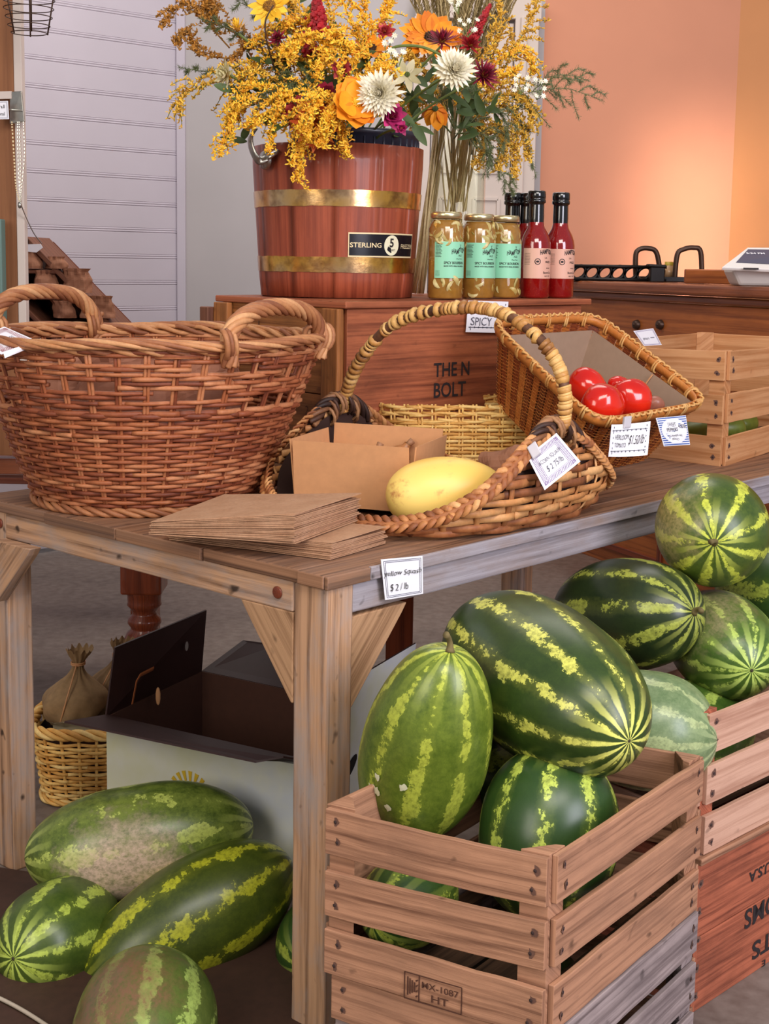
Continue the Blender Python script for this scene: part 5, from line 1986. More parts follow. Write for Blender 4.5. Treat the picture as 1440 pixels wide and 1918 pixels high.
def leaf(px, py, Y, d, L, W, label):
    c = at(px, py, Y)
    root = thing('flower_leaf', label, 'leaf', c, 'dark leaves among the flowers')
    m = MB(); petal(m, c, d, (rf.uniform(-.5, .5), -1, rf.uniform(0, .8)), L, W, rf.uniform(-.2, .2), .8, 8)
    m.build('blade', P_leaf, root, True)


G = goldenrod
G([(560, 215), (500, 140), (420, 150), (350, 175), (330, 212)], 'goldenrod plume arching furthest left with browned tip', P_gold2, 1.2, .07, Y=3.20)
G([(575, 225), (500, 190), (440, 215), (414, 292)], 'goldenrod plume drooping over the left side of the bucket', P_gold, 1.3, .055, Y=3.12)
G([(560, 200), (480, 165), (445, 190), (424, 240)], 'goldenrod plume just above the drooping left one', P_gold, 1.2, .05, Y=3.16)
G([(590, 200), (562, 215), (565, 270), (557, 338)], 'goldenrod plume hanging longest over the bucket front', P_gold, 1.5, .05, Y=3.08)
G([(600, 190), (628, 200), (640, 250), (649, 292)], 'goldenrod plume hanging beside the coral dahlia', P_gold, 1.2, .035, Y=3.07)
G([(560, 200), (530, 180), (517, 215), (505, 290)], 'narrow goldenrod plume hanging by the metal ear', P_gold, 1.2, .028, Y=3.08)
G([(590, 220), (540, 160), (520, 110), (460, 90), (430, 120)], 'brownish goldenrod plume in the upper left', P_gold3, 1.2, .06, Y=3.25)
G([(600, 220), (600, 120), (560, 70), (510, 60), (470, 90)], 'goldenrod plume curving left below the yellow bloom', P_gold, 1.2, .06, Y=3.22)
G([(620, 220), (640, 110), (600, 75), (560, 85), (535, 108)], 'goldenrod plume arching left over the dark leaves', P_gold, 1.3, .045, Y=3.10)
G([(630, 220), (665, 110), (640, 80), (610, 100), (590, 145)], 'goldenrod plume forking down in the middle', P_gold, 1.4, .045, Y=3.10)
G([(640, 220), (690, 130), (665, 60), (640, 0), (620, -40)], 'tall goldenrod plume rising to the top edge', P_gold, 1.2, .06, Y=3.22)
G([(640, 220), (610, 90), (560, 20), (520, -30)], 'tall goldenrod plume left of the top centre', P_gold2, 1.2, .06, Y=3.28)
G([(640, 220), (700, 140), (720, 130), (700, 160), (664, 192)], 'short goldenrod plume above the orange squash blossom', P_gold, 1.4, .04, Y=3.10)
G([(650, 220), (680, 100), (685, 20), (700, -40)], 'tall goldenrod plume beside the dried grass', P_gold, 1.2, .05, Y=3.26)
G([(650, 220), (600, 150), (620, 40), (600, -30)], 'tall goldenrod plume behind the red celosia', P_gold, 1.0, .05, Y=3.36)
G([(650, 220), (700, 150), (760, 110), (775, 140)], 'goldenrod plume between the two white blooms', P_gold2, 1.1, .04, Y=3.3)
G([(690, 240), (720, 190), (745, 160), (748, 200)], 'goldenrod sprig left of the lily', P_gold2, 1.0, .03, Y=3.3)
G([(500, 160), (440, 60), (380, 30), (330, 15), (305, 52)], 'dried goldenrod sprig in the far upper left', P_gold3, 1.0, .045, Y=3.3)
G([(430, 90), (380, 30), (390, 5), (405, 22)], 'dried goldenrod tuft near the top left', P_gold3, 1.2, .035, Y=3.3)
G([(440, 110), (370, 100), (352, 60), (330, 85)], 'dried goldenrod tuft beside the boarded wall', P_gold3, 1.2, .03, Y=3.32)
G([(850, 260), (930, 150), (970, 80), (1005, 10), (1000, -40)], 'tall goldenrod plume rising over the door frame', P_gold2, 1.3, .06, Y=3.6)
G([(860, 250), (910, 190), (965, 180), (992, 205), (990, 240)], 'goldenrod plume arching right of the burgundy bloom', P_gold2, 1.3, .06, Y=3.5)
G([(870, 250), (940, 200), (975, 240), (985, 300)], 'goldenrod plume drooping right above the sauce bottles', P_gold2, 1.2, .045, Y=3.5)
G([(865, 260), (930, 240), (960, 280), (967, 335)], 'goldenrod plume hanging lowest at the right', P_gold2, 1.2, .03, Y=3.52)
G([(860, 240), (900, 120), (935, 60), (930, -20)], 'goldenrod plume in front of the dried grass on the right', P_gold2, 1.1, .055, Y=3.55)
G([(860, 240), (880, 170), (930, 150), (975, 130)], 'goldenrod plume reaching right at mid height', P_gold, 1.2, .05, Y=3.5)
G([(845, 250), (790, 190), (770, 200), (775, 250)], 'small goldenrod sprig above the vase', P_gold2, 1.0, .03, Y=3.5)
G([(860, 260), (900, 230), (905, 270), (890, 310)], 'goldenrod sprig over the rim of the vase', P_gold2, 1.1, .035, Y=3.5)

fern([(930, 190), (1000, 172), (1060, 166), (1128, 188)], 3.5, 'asparagus fern branch reaching furthest right against the orange wall', .075, nbr=14)
fern([(940, 180), (1010, 150), (1060, 140), (1100, 150)], 3.55, 'asparagus fern branch just above the furthest reaching one', .05, nbr=10)
G([(600, 200), (596, 195), (578, 225), (575, 262)], 'goldenrod sprig covering the left of the coral dahlia', P_gold, 1.5, .035, Y=3.03)
G([(630, 190), (618, 215), (612, 240), (600, 275)], 'goldenrod sprig covering the right of the coral dahlia', P_gold, 1.4, .03, Y=3.02)
G([(640, 200), (560, 170), (500, 215), (470, 240)], 'goldenrod plume low over the metal ear', P_gold, 1.2, .05, Y=3.1)
G([(650, 200), (610, 60), (555, 45), (530, 60)], 'goldenrod plume right of the yellow bloom', P_gold, 1.2, .05, Y=3.2)
G([(650, 200), (700, 60), (730, 20), (740, -30)], 'goldenrod plume crossing the dried grass', P_gold, 1.1, .045, Y=3.3)
G([(860, 240), (930, 120), (985, 100), (1000, 140)], 'goldenrod plume arching over the white asters', P_gold, 1.2, .05, Y=3.5)
G([(850, 240), (810, 160), (780, 120), (770, 90)], 'goldenrod plume behind the lily', P_gold2, 1.1, .045, Y=3.45)
G([(860, 250), (930, 250), (945, 280), (930, 320)], 'goldenrod sprig beside the hanging fern', P_gold2, 1.1, .035, Y=3.5)
G([(650, 200), (560, 110), (480, 120), (450, 160)], 'goldenrod plume below the pale thistle', P_gold, 1.2, .05, Y=3.22)
fern([(900, 220), (960, 200), (985, 260), (1003, 330)], 3.5, 'asparagus fern hanging before the door frame', .03)
fern([(890, 240), (920, 290), (945, 335), (962, 362)], 3.5, 'asparagus fern hanging lowest by the black cap', .03)
fern([(600, 130), (520, 40), (450, 5), (410, -20)], 3.2, 'feathery fern pointing to the top left', .03)
fern([(540, 110), (470, 75), (420, 50), (378, 36)], 3.25, 'feathery fern behind the pale thistle', .02)
fern([(540, 170), (450, 150), (390, 135), (336, 127)], 3.3, 'feathery fern reaching the wall trim', .02)
fern([(620, 200), (560, 150), (530, 170), (470, 190)], 3.1, 'feathery fern across the left leaves', .05)
fern([(870, 240), (920, 200), (950, 240), (930, 300)], 3.45, 'feathery fern over the right of the vase', .05, nbr=12)
fern([(860, 250), (830, 180), (870, 150), (900, 170)], 3.4, 'feathery fern in the middle right of the flowers', .05, nbr=12)
fern([(850, 250), (900, 250), (920, 280), (905, 330)], 3.45, 'feathery fern spilling down beside the vase', .05, nbr=12)

camd = lambda px, py: -ray(px, py).normalized()
daisy(at(808, 72, 3.45), camd(800, 50) + V((.1, 0, .9)), .088, 16, P_orange, 'large orange sunflower at the top, its petals spread upwards', disc=P_brown, W=.22, cup=.05, dr=.22, rows=2)
daisy(at(693, 92, 3.25), V((-.1, -.8, .9)), .055, 14, P_orange, 'small orange sunflower with a dark centre near the dried grass', disc=P_brown, W=.2, dr=.3)
daisy(at(668, 192, 3.02), V((.3, -1, .2)), .070, 9, P_orange, 'broad petalled orange blossom at the bucket rim, next to the white bloom', name='squash_blossom', W=.42, cup=.2, disc=P_yellow, dr=.16, rows=2)
daisy(at(815, 205, 3.35), V((.0, -.7, .35)), .060, 7, P_orange, 'orange blossom with drooping petals over the vase', name='squash_blossom', W=.3, cup=-.3, disc=P_leaf, dr=.12, droop=.7)
daisy(at(505, 12, 3.15), V((-.2, -.8, .4)), .052, 13, P_yellow, 'yellow sunflower cut by the top edge', W=.22, dr=.3)
daisy(at(762, 140, 3.25), V((.25, -.9, .25)), .050, 7, P_ivory, 'ivory pointed petal lily between the two white blooms', name='lily', W=.2, cup=.1, disc=P_stem, dr=.12)
pompon(at(712, 175, 3.00), camd(712, 172) + V((-.25, 0, .1)), .052, 150, P_white, 'shaggy white chrysanthemum, left of the two and lower')
pompon(at(850, 132, 3.15), camd(850, 132) + V((.35, 0, .45)), .052, 150, P_white, 'shaggy white chrysanthemum, right of the two and higher')
pompon(at(592, 234, 3.08), V((-.1, -1, -.15)), .056, 110, P_coral, 'coral and orange dahlia drooping over the bucket rim', name='dahlia', W=.16, Lk=1.05)
pompon(at(556, 215, 3.10), V((-.4, -.9, .3)), .045, 60, P_pinkred, 'pinkish red dahlia partly behind the coral one', name='dahlia', W=.2)
pompon(at(905, 142, 3.25), V((.5, -.8, .5)), .042, 90, P_burg, 'burgundy chrysanthemum right of the higher white one', W=.08)
pompon(at(828, 78, 3.28), V((0, -.7, .8)), .040, 70, P_burg, 'burgundy chrysanthemum in front of the large sunflower', W=.08)
pompon(at(521, 72, 3.18), V((-.3, -.9, .3)), .022, 40, P_burg, 'small burgundy bloom at the upper left', W=.14)
pompon(at(734, 218, 3.02), V((.2, -1, .1)), .034, 26, P_mag, 'magenta bloom right of the lower white chrysanthemum', name='sweet_william', W=.34)
pompon(at(752, 240, 3.02), V((.3, -1, -.2)), .017, 14, P_mag, 'small magenta bud over the black liner rim', name='sweet_william', W=.4)
pompon(at(640, 132, 3.12), V((.1, -1, .2)), .030, 26, P_pinkred, 'pink and red bloom under the forking goldenrod', name='sweet_william', W=.34)
pompon(at(611, 178, 3.12), V((-.1, -1, .2)), .036, 30, P_burg, 'dark red bloom above the coral dahlia', name='sweet_william', W=.34)
pompon(at(720, 60, 3.3), V((0, -1, .4)), .026, 24, P_pinkred, 'salmon bloom left of the large sunflower', name='sweet_william', W=.3)
pompon(at(445, 55, 3.2), V((-.2, -.2, 1)), .034, 50, P_yellow, 'pale yellow thistle like bloom pointing up at the left', name='thistle', W=.07, flat=1.3)
pompon(at(425, 140, 3.15), V((-.8, -.6, .1)), .034, 40, P_ivory, 'pale cream bloom on the left among the goldenrod', name='thistle', W=.2)
pompon(at(880, 85, 3.4), V((.2, -.8, .6)), .034, 50, P_red, 'dark red shaggy bloom below the right celosia', W=.12)


def celosia(px, py, px2, py2, Y, R, label):
    a, b = at(px, py, Y), at(px2, py2, Y)
    root = thing('celosia', label, 'flower', a)
    m = MB(); n = 150
    e1, e2, d = frame(b - a); L = (b - a).length
    for k in range(n):
        s = k / n; q = k * 2.4
        r_ = R * (1 - s) ** .8 * rf.uniform(.4, 1)
        c_ = a + d * L * s + (e1 * math.cos(q) + e2 * math.sin(q)) * r_
        m.blob(c_, R * rf.uniform(.18, .3), 5)
    m.build('plume', P_red, root)
    stem_to(a, root)


celosia(598, 62, 592, -20, 3.15, .026, 'deep red celosia plume at the top of the bucket flowers')
celosia(583, 100, 570, 62, 3.18, .022, 'deep red celosia plume just below the tall one')
celosia(880, 80, 918, 8, 3.42, .020, 'reddish celosia plume leaning right near the dried grass')
celosia(570, 60, 575, 30, 3.25, .014, 'slim red celosia plume behind goldenrod')

for (px, py, Y, nme) in ((722, 82, 3.2, 'left of the large sunflower'), (876, 48, 3.35, 'right of the large sunflower'), (858, 5, 3.4, 'at the top edge'), (975, 155, 3.4, 'before the door frame'), (1005, 165, 3.42, 'on the fern stem'), (745, 108, 3.15, 'above the lower white chrysanthemum')):
    root = thing('white_aster_spray', 'spray of tiny white asters ' + nme, 'flower', at(px, py, Y))
    m = MB(); ms = MB()
    for k in range(7):
        c_ = at(px + rf.uniform(-18, 18), py + rf.uniform(-16, 16), Y + rf.uniform(-.02, .02))
        e1, e2, d = frame(V((rf.uniform(-.5, .5), -1, rf.uniform(0, .8))))
        for j in range(7):
            a = 2 * PI * j / 7
            petal(m, c_, e1 * math.cos(a) + e2 * math.sin(a), d, .0085, .002, .1, .8, 3)
        ms.tube([at(px, py + 22, Y), c_], .0008, 4)
    m.build('petals', P_white, root); ms.build('stems', P_stem, root)

k = 0
for (px, py, Y) in ((520, 150, 3.2), (550, 130, 3.22), (590, 130, 3.2), (560, 165, 3.15), (620, 150, 3.2), (650, 170, 3.15), (590, 165, 3.18), (500, 120, 3.22), (470, 150, 3.18), (455, 180, 3.15),
                   (640, 200, 3.12), (605, 200, 3.14), (690, 150, 3.2), (760, 190, 3.3), (780, 170, 3.3), (880, 210, 3.4), (900, 230, 3.42), (850, 190, 3.38), (870, 240, 3.42), (800, 140, 3.35), (860, 165, 3.3),
                   (560, 20, 3.3), (600, 90, 3.25), (530, 100, 3.25), (570, 190, 3.14), (760, 235, 3.12), (665, 120, 3.2), (520, 195, 3.15), (700, 220, 3.1), (790, 215, 3.35), (480, 245, 3.1), (905, 190, 3.4)):
    for q in range(5):
        leaf(px + rf.uniform(-28, 28), py + rf.uniform(-24, 24), Y + rf.uniform(-.02, .10), (rf.uniform(-1, 1), rf.uniform(-.4, .3), rf.uniform(-.8, 1)), rf.uniform(.035, .08), rf.uniform(.006, .013),
             'dark green leaf among the flower stems')
# bent stem bowing over to the right white bloom
root = thing('bent_stem', 'bowed green stem arching to the higher white chrysanthemum', 'stem', at(700, 100, 3.2))
m = MB(); m.tube(resample([at(715, 110, 3.2), at(740, 88, 3.17), (at(790, 88, 3.16)), at(835, 108, 3.16)], 24), .0035, 7); m.build('stem_curve', P_stem, root, True)
root = thing('bent_stem', 'thin dark bowed stem at the upper left of the flowers', 'stem', at(500, 60, 3.15))
m = MB(); m.tube(resample([at(512, 10, 3.12), at(497, 40, 3.12), at(500, 80, 3.14), at(515, 130, 3.18)], 24), .002, 7); m.build('stem_curve', P_brown, root, True)

# ------------------------------------------------------------------ price cards
M_ink_violet = plain('violet_print', lin(120, 92, 150), .7)
M_ink_blue = plain('blue_print', lin(70, 100, 170), .7)
M_ink_grey = plain('grey_print', lin(90, 90, 104), .7)
M_ink_red = plain('red_print', lin(158, 60, 70), .7)
M_clip = plain('clear_plastic_clip', lin(190, 184, 190), .2)


def card(corners, lines, label, border=None, bstyle='line', ink=None, clip=None, curl=.0, name='price_card', disc=False):
    """corners: top-left, top-right, bottom-right, bottom-left in space"""
    tl_, tr_, br_, bl_ = [V(p) for p in corners]
    ex = (tr_ - tl_); ey = (tl_ - bl_); W_ = ex.length; H_ = ey.length
    nrm = ex.cross(ey).normalized()
    if nrm.dot(V((0, 0, CAM_Z)) - tl_) < 0: nrm = -nrm
    S = lambda x, y, l=0: bl_.lerp(br_, x).lerp(tl_.lerp(tr_, x), y) + nrm * (l + curl * (x - .5) ** 2 * 4 * .01)
    root = thing(name, label, 'price card', (tl_ + tr_ + br_ + bl_) / 4)
    m = MB()
    m.grid(lambda u, v: S(u, v, .0004), 9, 5)
    m.grid(lambda u, v: S(1 - u, v, -.0004), 9, 5)
    m.build('paper', M_card, root)
    if border:
        m = MB()
        def st(x0, y0, x1, y1, w=.008):
            a, b = V((x0 * W_, y0 * H_, 0)), V((x1 * W_, y1 * H_, 0)); d = (b - a).normalized(); s = V((-d.y, d.x, 0)) * w * W_ * .5
            m.add([S(p.x / W_, p.y / H_, .0011) for p in (a - s, b - s, b + s, a + s)], [(0, 1, 2, 3)])
        if bstyle == 'line':
            for k_ in (.05, .085):
                for q in (((k_, k_), (1 - k_, k_)), ((1 - k_, k_), (1 - k_, 1 - k_)), ((1 - k_, 1 - k_), (k_, 1 - k_)), ((k_, 1 - k_), (k_, k_))):
                    st(*q[0], *q[1], .009)
        elif bstyle == 'lattice':
            for k_ in (.07, .17, .2):
                for q in (((k_, k_), (1 - k_, k_)), ((1 - k_, k_), (1 - k_, 1 - k_)), ((1 - k_, 1 - k_), (k_, 1 - k_)), ((k_, 1 - k_), (k_, k_))):
                    st(*q[0], *q[1], .008)
            for i in range(22):
                x = .08 + .84 * i / 21
                for a in (.07, .83):
                    st(x, a + .01, min(.93, x + .03), a + .09, .012); st(a + .01, x, a + .09, min(.93, x + .03), .012)
        elif bstyle == 'bead':
            for y in (.16, .80):
                st(.05, y, .95, y, .012)
                for i in range(9):
                    x = .09 + .82 * i / 8
                    m.add([S(x + dx, y + dy, .0011) for dx, dy in ((-.018, 0), (0, -.035), (.018, 0), (0, .035))], [(0, 1, 2, 3)])
            for x in (.10, .93):
                for i in range(6):
                    y = .10 + .8 * i / 5
                    m.add([S(x + dx, y + dy, .0011) for dx, dy in ((-.012, 0), (0, -.04), (.012, 0), (0, .04))], [(0, 1, 2, 3)])
        elif bstyle == 'stripes':
            for i in range(13):
                y = .04 + .92 * i / 12
                st(.02, y, .98, y, .022)
        m.build('printed_border', border, root)
    if disc:
        m = MB(); m.add([S(.5 + .44 * math.cos(q), .5 + .44 * math.sin(q), .0016) for q in [2 * PI * i / 32 for i in range(32)]], [tuple(range(32))])
        m.build('white_oval', M_card, root)
    m = MB()
    for (s, x, y, h, w_, *rest) in lines:
        sl = rest[0] if rest else .1
        put_text(m, s, 0, 0, 0, h * H_, w_ * W_ if w_ else None, -.004, slant=sl, fn=lambda X, Y: S(x + X / W_, y + Y / H_ + .010 * math.sin(X / W_ * 22), .0022))
    m.build('handwriting', ink or M_black_ink, root)
    if clip:
        m = MB(); c0 = S(*clip, .002)
        m.board(c0 - ex.normalized() * .010, c0 + ex.normalized() * .010, ey.normalized() * .013, nrm * .004)
        m.build('clip', M_clip, root, bevel=.002)
    return root


# on the table edge
fe = TC + TV * -.0015 + UP * 0
nfe = V((TU.y, -TU.x, 0))
P_ = lambda x, y: on_face(x, y, fe + nfe * .003, nfe)
card((P_(713, 1048), P_(791, 1041), P_(792, 1112), P_(721, 1124)), [('yellow Squash', .02, .58, .13, .92, .3), ('$ 2 / lb', .14, .20, .17, .45, .2)],
     'white card reading yellow squash two dollars a pound, taped to the table edge', M_ink_grey, 'line')
# on the gathering basket
card((at(987, 855, 2.33), at(1042, 811, 2.33), at(1087, 864, 2.32), at(1020, 918, 2.30)), [('ACORN SQUASH', .17, .56, .11, .66, 0), ('$ 2 75/lb', .28, .30, .16, .46, .1)],
     'tilted white card with a violet border on the splint basket, acorn squash', M_ink_violet, 'lattice', M_ink_grey, clip=(.25, 1.0))
# on the bamboo basket
card((at(1139, 797, 2.60), at(1212, 791, 2.66), at(1206, 854, 2.63), at(1133, 857, 2.57)), [('HEIRLOOM', .16, .52, .15, .38, 0), ('TOMATO', .16, .28, .14, .32, 0), ('$1.50/lb', .54, .36, .28, .34, .2)],
     'white card with a beaded border for heirloom tomato, on the front of the bamboo basket', M_ink_grey, 'bead', M_black_ink, clip=(.45, 1.05), curl=1)
card((at(1228, 783, 2.73), at(1284, 778, 2.80), at(1292, 833, 2.79), at(1243, 836, 2.71)), [('SWEET', .30, .66, .13, .28, 0), ('PEPPERS', .24, .48, .13, .38, 0), ('4.50/lb', .66, .58, .14, .26, -.1), ('ALL PEPPERS ARE', .24, .30, .07, .5, 0), ('MIXED', .36, .18, .07, .24, 0)],
     'blue striped card with a white oval for sweet peppers, right corner of the bamboo basket', M_ink_blue, 'stripes', M_black_ink, disc=True)
# on the riser
P_ = lambda x, y: on_face(x, y, RC0 + rn * .012, rn)
card((P_(877, 563), P_(952, 565), P_(948, 624), P_(872, 622)), [('SPICY', .10, .22, .26, .5, 0), ('PICKLES', .10, .62, .12, .6, 0)], 'white card for spicy pickles pinned to the old box below the jars', M_ink_grey, 'bead', M_ink_grey)
# on the crate behind
card((at(1186, 620, 3.62), at(1223, 615, 3.66), at(1239, 646, 3.68), at(1206, 648, 3.64)), [('-', .6, .4, .3, .2, 0), ('pears', .2, .4, .16, .3, 0)], 'white card with a scalloped border clipped inside the pale crate', M_ink_violet, 'line', M_ink_grey)
# on the big basket
card((at(-38, 630, 2.40), at(8, 612, 2.52), at(72, 640, 2.44), at(2, 664, 2.30)), [('onions', .3, .4, .2, .4, .2)], 'white card with a red border clipped to the rim of the big willow basket', M_ink_red, 'lattice', M_ink_grey)
m = MB(); root = thing('card_holder', 'folded white card edge below the red bordered card on the big basket', 'price card', at(40, 650, 2.33))
m.prism([at(6, 660, 2.31), at(76, 634, 2.40), at(77, 643, 2.40), at(9, 671, 2.30)], V((0, .002, 0))); m.build('folded_edge', M_card, root)

# ------------------------------------------------------------------ under the table
M_carton_out = NT('printed_carton_white')
t = M_carton_out
n = t.noise(t.coord(), 5, 4)
M_carton_out = t.out(Base_Color=t.ramp(n, [(.35, lin(222, 222, 186)), (.5, lin(228, 228, 214)), (.65, lin(214, 218, 226))]), Roughness=.55)
M_carton_in = plain('brown_carton_inside', lin(78, 44, 30), .8, 0, .15)
M_carton_flap = plain('dark_waxed_flap', lin(54, 30, 26), .5, 0, .2)
M_yellow_print = plain('yellow_sun_print', lin(222, 184, 44), .6)
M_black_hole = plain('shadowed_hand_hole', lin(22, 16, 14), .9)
X1 = at(199, 1342, 2.76); cz = X1.z
X2 = on(612, 1443, cz); X4 = on(378, 1257, cz)
bx = V((X2.x - X1.x, X2.y - X1.y, 0)); by_ = V((X4.x - X1.x, X4.y - X1.y, 0))
X1.z = 0
X2 = X1 + bx; X4 = X1 + by_; X3 = X1 + bx + by_
ct = thing('cardboard_carton', 'open produce carton, white outside with a yellow sun print, dark brown inside', 'carton', X1 + (bx + by_) / 2)
nf1 = by_.normalized()


def cpanel(p, q, z0, z1, inn, name, out=M_carton_out, holes=()):
    m = MB(); th = .004
    inn = inn.normalized()
    pts = [p + UP * z0, q + UP * z0, q + UP * z1, p + UP * z1]
    m.add(pts, [(0, 1, 2, 3)])
    m.cur = 1
    m.add([x + inn * th for x in pts], [(3, 2, 1, 0)])
    m.add([pts[3], pts[2], pts[2] + inn * th, pts[3] + inn * th], [(0, 1, 2, 3)])
    return m.build(name, [out, M_carton_in], ct)


cpanel(X1, X2, .002, cz, by_, 'front_panel')
cpanel(X2, X3, .002, cz, -bx, 'side_panel')
cpanel(X4, X3, .002, cz, -by_, 'back_panel')
cpanel(X1, X4, .002, cz, bx, 'side_panel')
m = MB(); m.add([X1 + UP * .004, X2 + UP * .004, X3 + UP * .004, X4 + UP * .004], [(0, 1, 2, 3)]); m.build('bottom_panel', M_carton_in, ct)


def flap(poly, name, mats=(M_carton_flap, M_carton_flap), holes=()):
    m = MB(); pts = [V(p) for p in poly]
    n_ = (pts[1] - pts[0]).cross(pts[2] - pts[0]).normalized()
    if n_.dot(V((0, 0, CAM_Z)) - pts[0]) < 0: n_ = -n_
    m.cur = 0
    m.add(pts, [tuple(range(len(pts)))])
    m.cur = 1
    bk_ = [p - n_ * .004 for p in pts]
    m.add(bk_, [tuple(range(len(pts)))[::-1]])
    k_ = len(pts)
    m.add(pts + bk_, [(i, (i + 1) % k_, (i + 1) % k_ + k_, i + k_) for i in range(k_)])
    o = m.build(name, list(mats), ct)
    for (c_, ax_, bx_, mt) in holes:
        mm_ = MB(); c_ = V(c_) + n_ * .0012
        a_ = V(ax_); b_ = V(bx_)
        mm_.add([c_ + a_ * math.cos(q) + b_ * math.sin(q) for q in [2 * PI * i / 18 for i in range(18)]], [tuple(range(18))])
        mm_.build('hand_hole', mt, o)
    return o


nfront = bx.cross(UP).normalized(); nfront = nfront if nfront.y < 0 else -nfront
nside = by_.cross(UP).normalized(); nside = nside if nside.x > 0 else -nside
Xt = lambda p, dz=0: p + UP * (cz + dz)
M_floor_seen = plain('floor_seen_through_hole', lin(150, 140, 130), .8)
s1 = at(216, 1213, 2.78); s2 = at(387, 1143, 3.04)
flap([Xt(X1), Xt(X4), s2, s1], 'side_flap', holes=[(at(349, 1210, 2.965), by_.normalized() * .0068, UP * .0115, M_floor_seen)])
f1 = at(120, 1354, 2.66); f2 = at(478, 1429, 2.31); f3 = at(530, 1420, 2.32)
flap([Xt(X1, .001), Xt(X2, .001), at(600, 1432, 2.38), f3, f2, f1], 'front_flap', holes=[(at(330, 1384, 2.55), bx.normalized() * .012, V((0, 0, .003)), M_floor_seen)])
b1 = at(455, 1199, 3.20); b2 = at(640, 1240, 2.95)
flap([Xt(X4, .001), Xt(X3, .001), b2, at(517, 1207, 3.12), b1], 'back_flap', holes=[(at(477, 1235, 3.10), bx.normalized() * .014, UP * .005, M_floor_seen)])
bxn = bx.normalized(); byn = by_.normalized()
r1 = Xt(X2) + bxn * .02 + UP * .17; r2 = Xt(X3) + bxn * .02 + UP * .17
flap([Xt(X2), Xt(X3), r2, r1], 'side_flap', (M_carton_out, M_carton_flap), holes=[(at(691, 1266, (X2.y + X3.y) / 2 + .0), byn * .008, UP * .009, M_black_hole)])
# hand holes in the right side, sun print on the front
m = MB()
pr_ = X2 + nside * .0015
for px, py, w_, h_ in ((654, 1374, .020, .028), (656, 1438, .030, .016), (690, 1470, .02, .03)):
    c_ = on_face(px, py, pr_, nside)
    m.add([c_ + byn * w_ * math.cos(q) + UP * (h_ * math.sin(q) + w_ * .5 * math.cos(q)) for q in [2 * PI * i / 20 for i in range(20)]], [tuple(range(20))])
m.build('hand_holes', M_black_hole, ct)
m = MB(); pr_ = X1 + nfront * .0012
cs = on_face(356, 1496, pr_, nfront)
for k in range(-5, 6):
    a = PI / 2 + k * .30; dv = lambda q: bxn * math.cos(q) + UP * math.sin(q)
    m.add([cs + dv(a - .035) * .027, cs + dv(a + .035) * .027, cs + dv(a + .085) * .062, cs + dv(a - .085) * .062], [(0, 1, 2, 3)])
m.build('sun_print', M_yellow_print, ct)
# torn orange edge of the standing flap's hand hole
m = MB(); m.tube([at(248, 1318, 2.79), at(256, 1276, 2.79), at(263, 1264, 2.80), at(287, 1252, 2.84)], .006, 5, rt=.002); m.build('torn_edge', plain('torn_orange_board', lin(176, 98, 50), .8), ct)
m = MB(); m.blob(at(296, 1304, 2.86), (.006, .004, .022), 10); m.build('tear_hole', M_kraft, ct)

M_burlap = plain('tan_cloth', lin(156, 124, 86), .9, 0, .3)


def sack(c, R, Hh, label, seed, tilt=0):
    c = V(c); root = thing('cloth_sack', label, 'sack', c)
    prof = [.55, .88, 1.0, 1.02, .98, .88, .66, .36, .20, .16, .30, .42]
    def fn(u, v):
        a = 2 * PI * u; s = v * (len(prof) - 1); i = min(int(s), len(prof) - 2); f = s - i
        r = R * (prof[i] * (1 - f) + prof[i + 1] * f)
        pl_ = math.sin(a * 11 + seed) * .09 * (v > .45) * min(1, (v - .45) * 4) + mnoise.noise(V((math.cos(a) * 2, math.sin(a) * 2, v * 4 + seed))) * .14
        r *= 1 + pl_
        return c + V((r * math.cos(a) + tilt * v * Hh, r * math.sin(a), Hh * v + (.006 * math.sin(a * 11) if v > .95 else 0)))
    m = MB(); m.grid(fn, 66, 24, True); m.build('cloth', M_burlap, root, True)
    m = MB(); zt_ = Hh * .80
    for dz in (0, .004):
        m.tube([c + V((tilt * .8 * Hh + R * .22 * math.cos(q), R * .22 * math.sin(q), zt_ + dz)) for q in [2 * PI * i / 14 for i in range(14)]], .0022, 5, closed=True)
    m.tube(resample([c + V((tilt * .8 * Hh, -R * .22, zt_)), c + V((R * .1, -R * 1.02, Hh * .45)), c + V((-R * .15, -R * .9, Hh * .12))], 14), .0018, 5)
    m.build('tie_string', M_kraft, root, True)


z1_ = at(135, 1340, 3.0).z
sack(at(134, 1338, 3.02) - UP * .02, .074, .185, 'tan cloth sack tied with string in the small golden basket', 1.0, .12)
sack(at(196, 1322, 3.12) - UP * .02, .070, .19, 'tan cloth sack behind the tied one, half hidden by the carton flap', 2.3, .25)
m = MB()
root = thing('clear_bag', 'crumpled translucent plastic bag spilling over the small golden basket', 'plastic bag', at(140, 1365, 2.95))
cb = at(150, 1372, 2.93)
m.grid(lambda u, v: cb + V((-.07 + .15 * u, -.01 + .04 * math.sin(v * 3) - .015 * v, .028 - .055 * v + .012 * mnoise.noise(V((u * 5, v * 5, 2))))), 16, 8)
m.build('film', plain('milky_plastic', lin(186, 176, 150), .25), root, True)

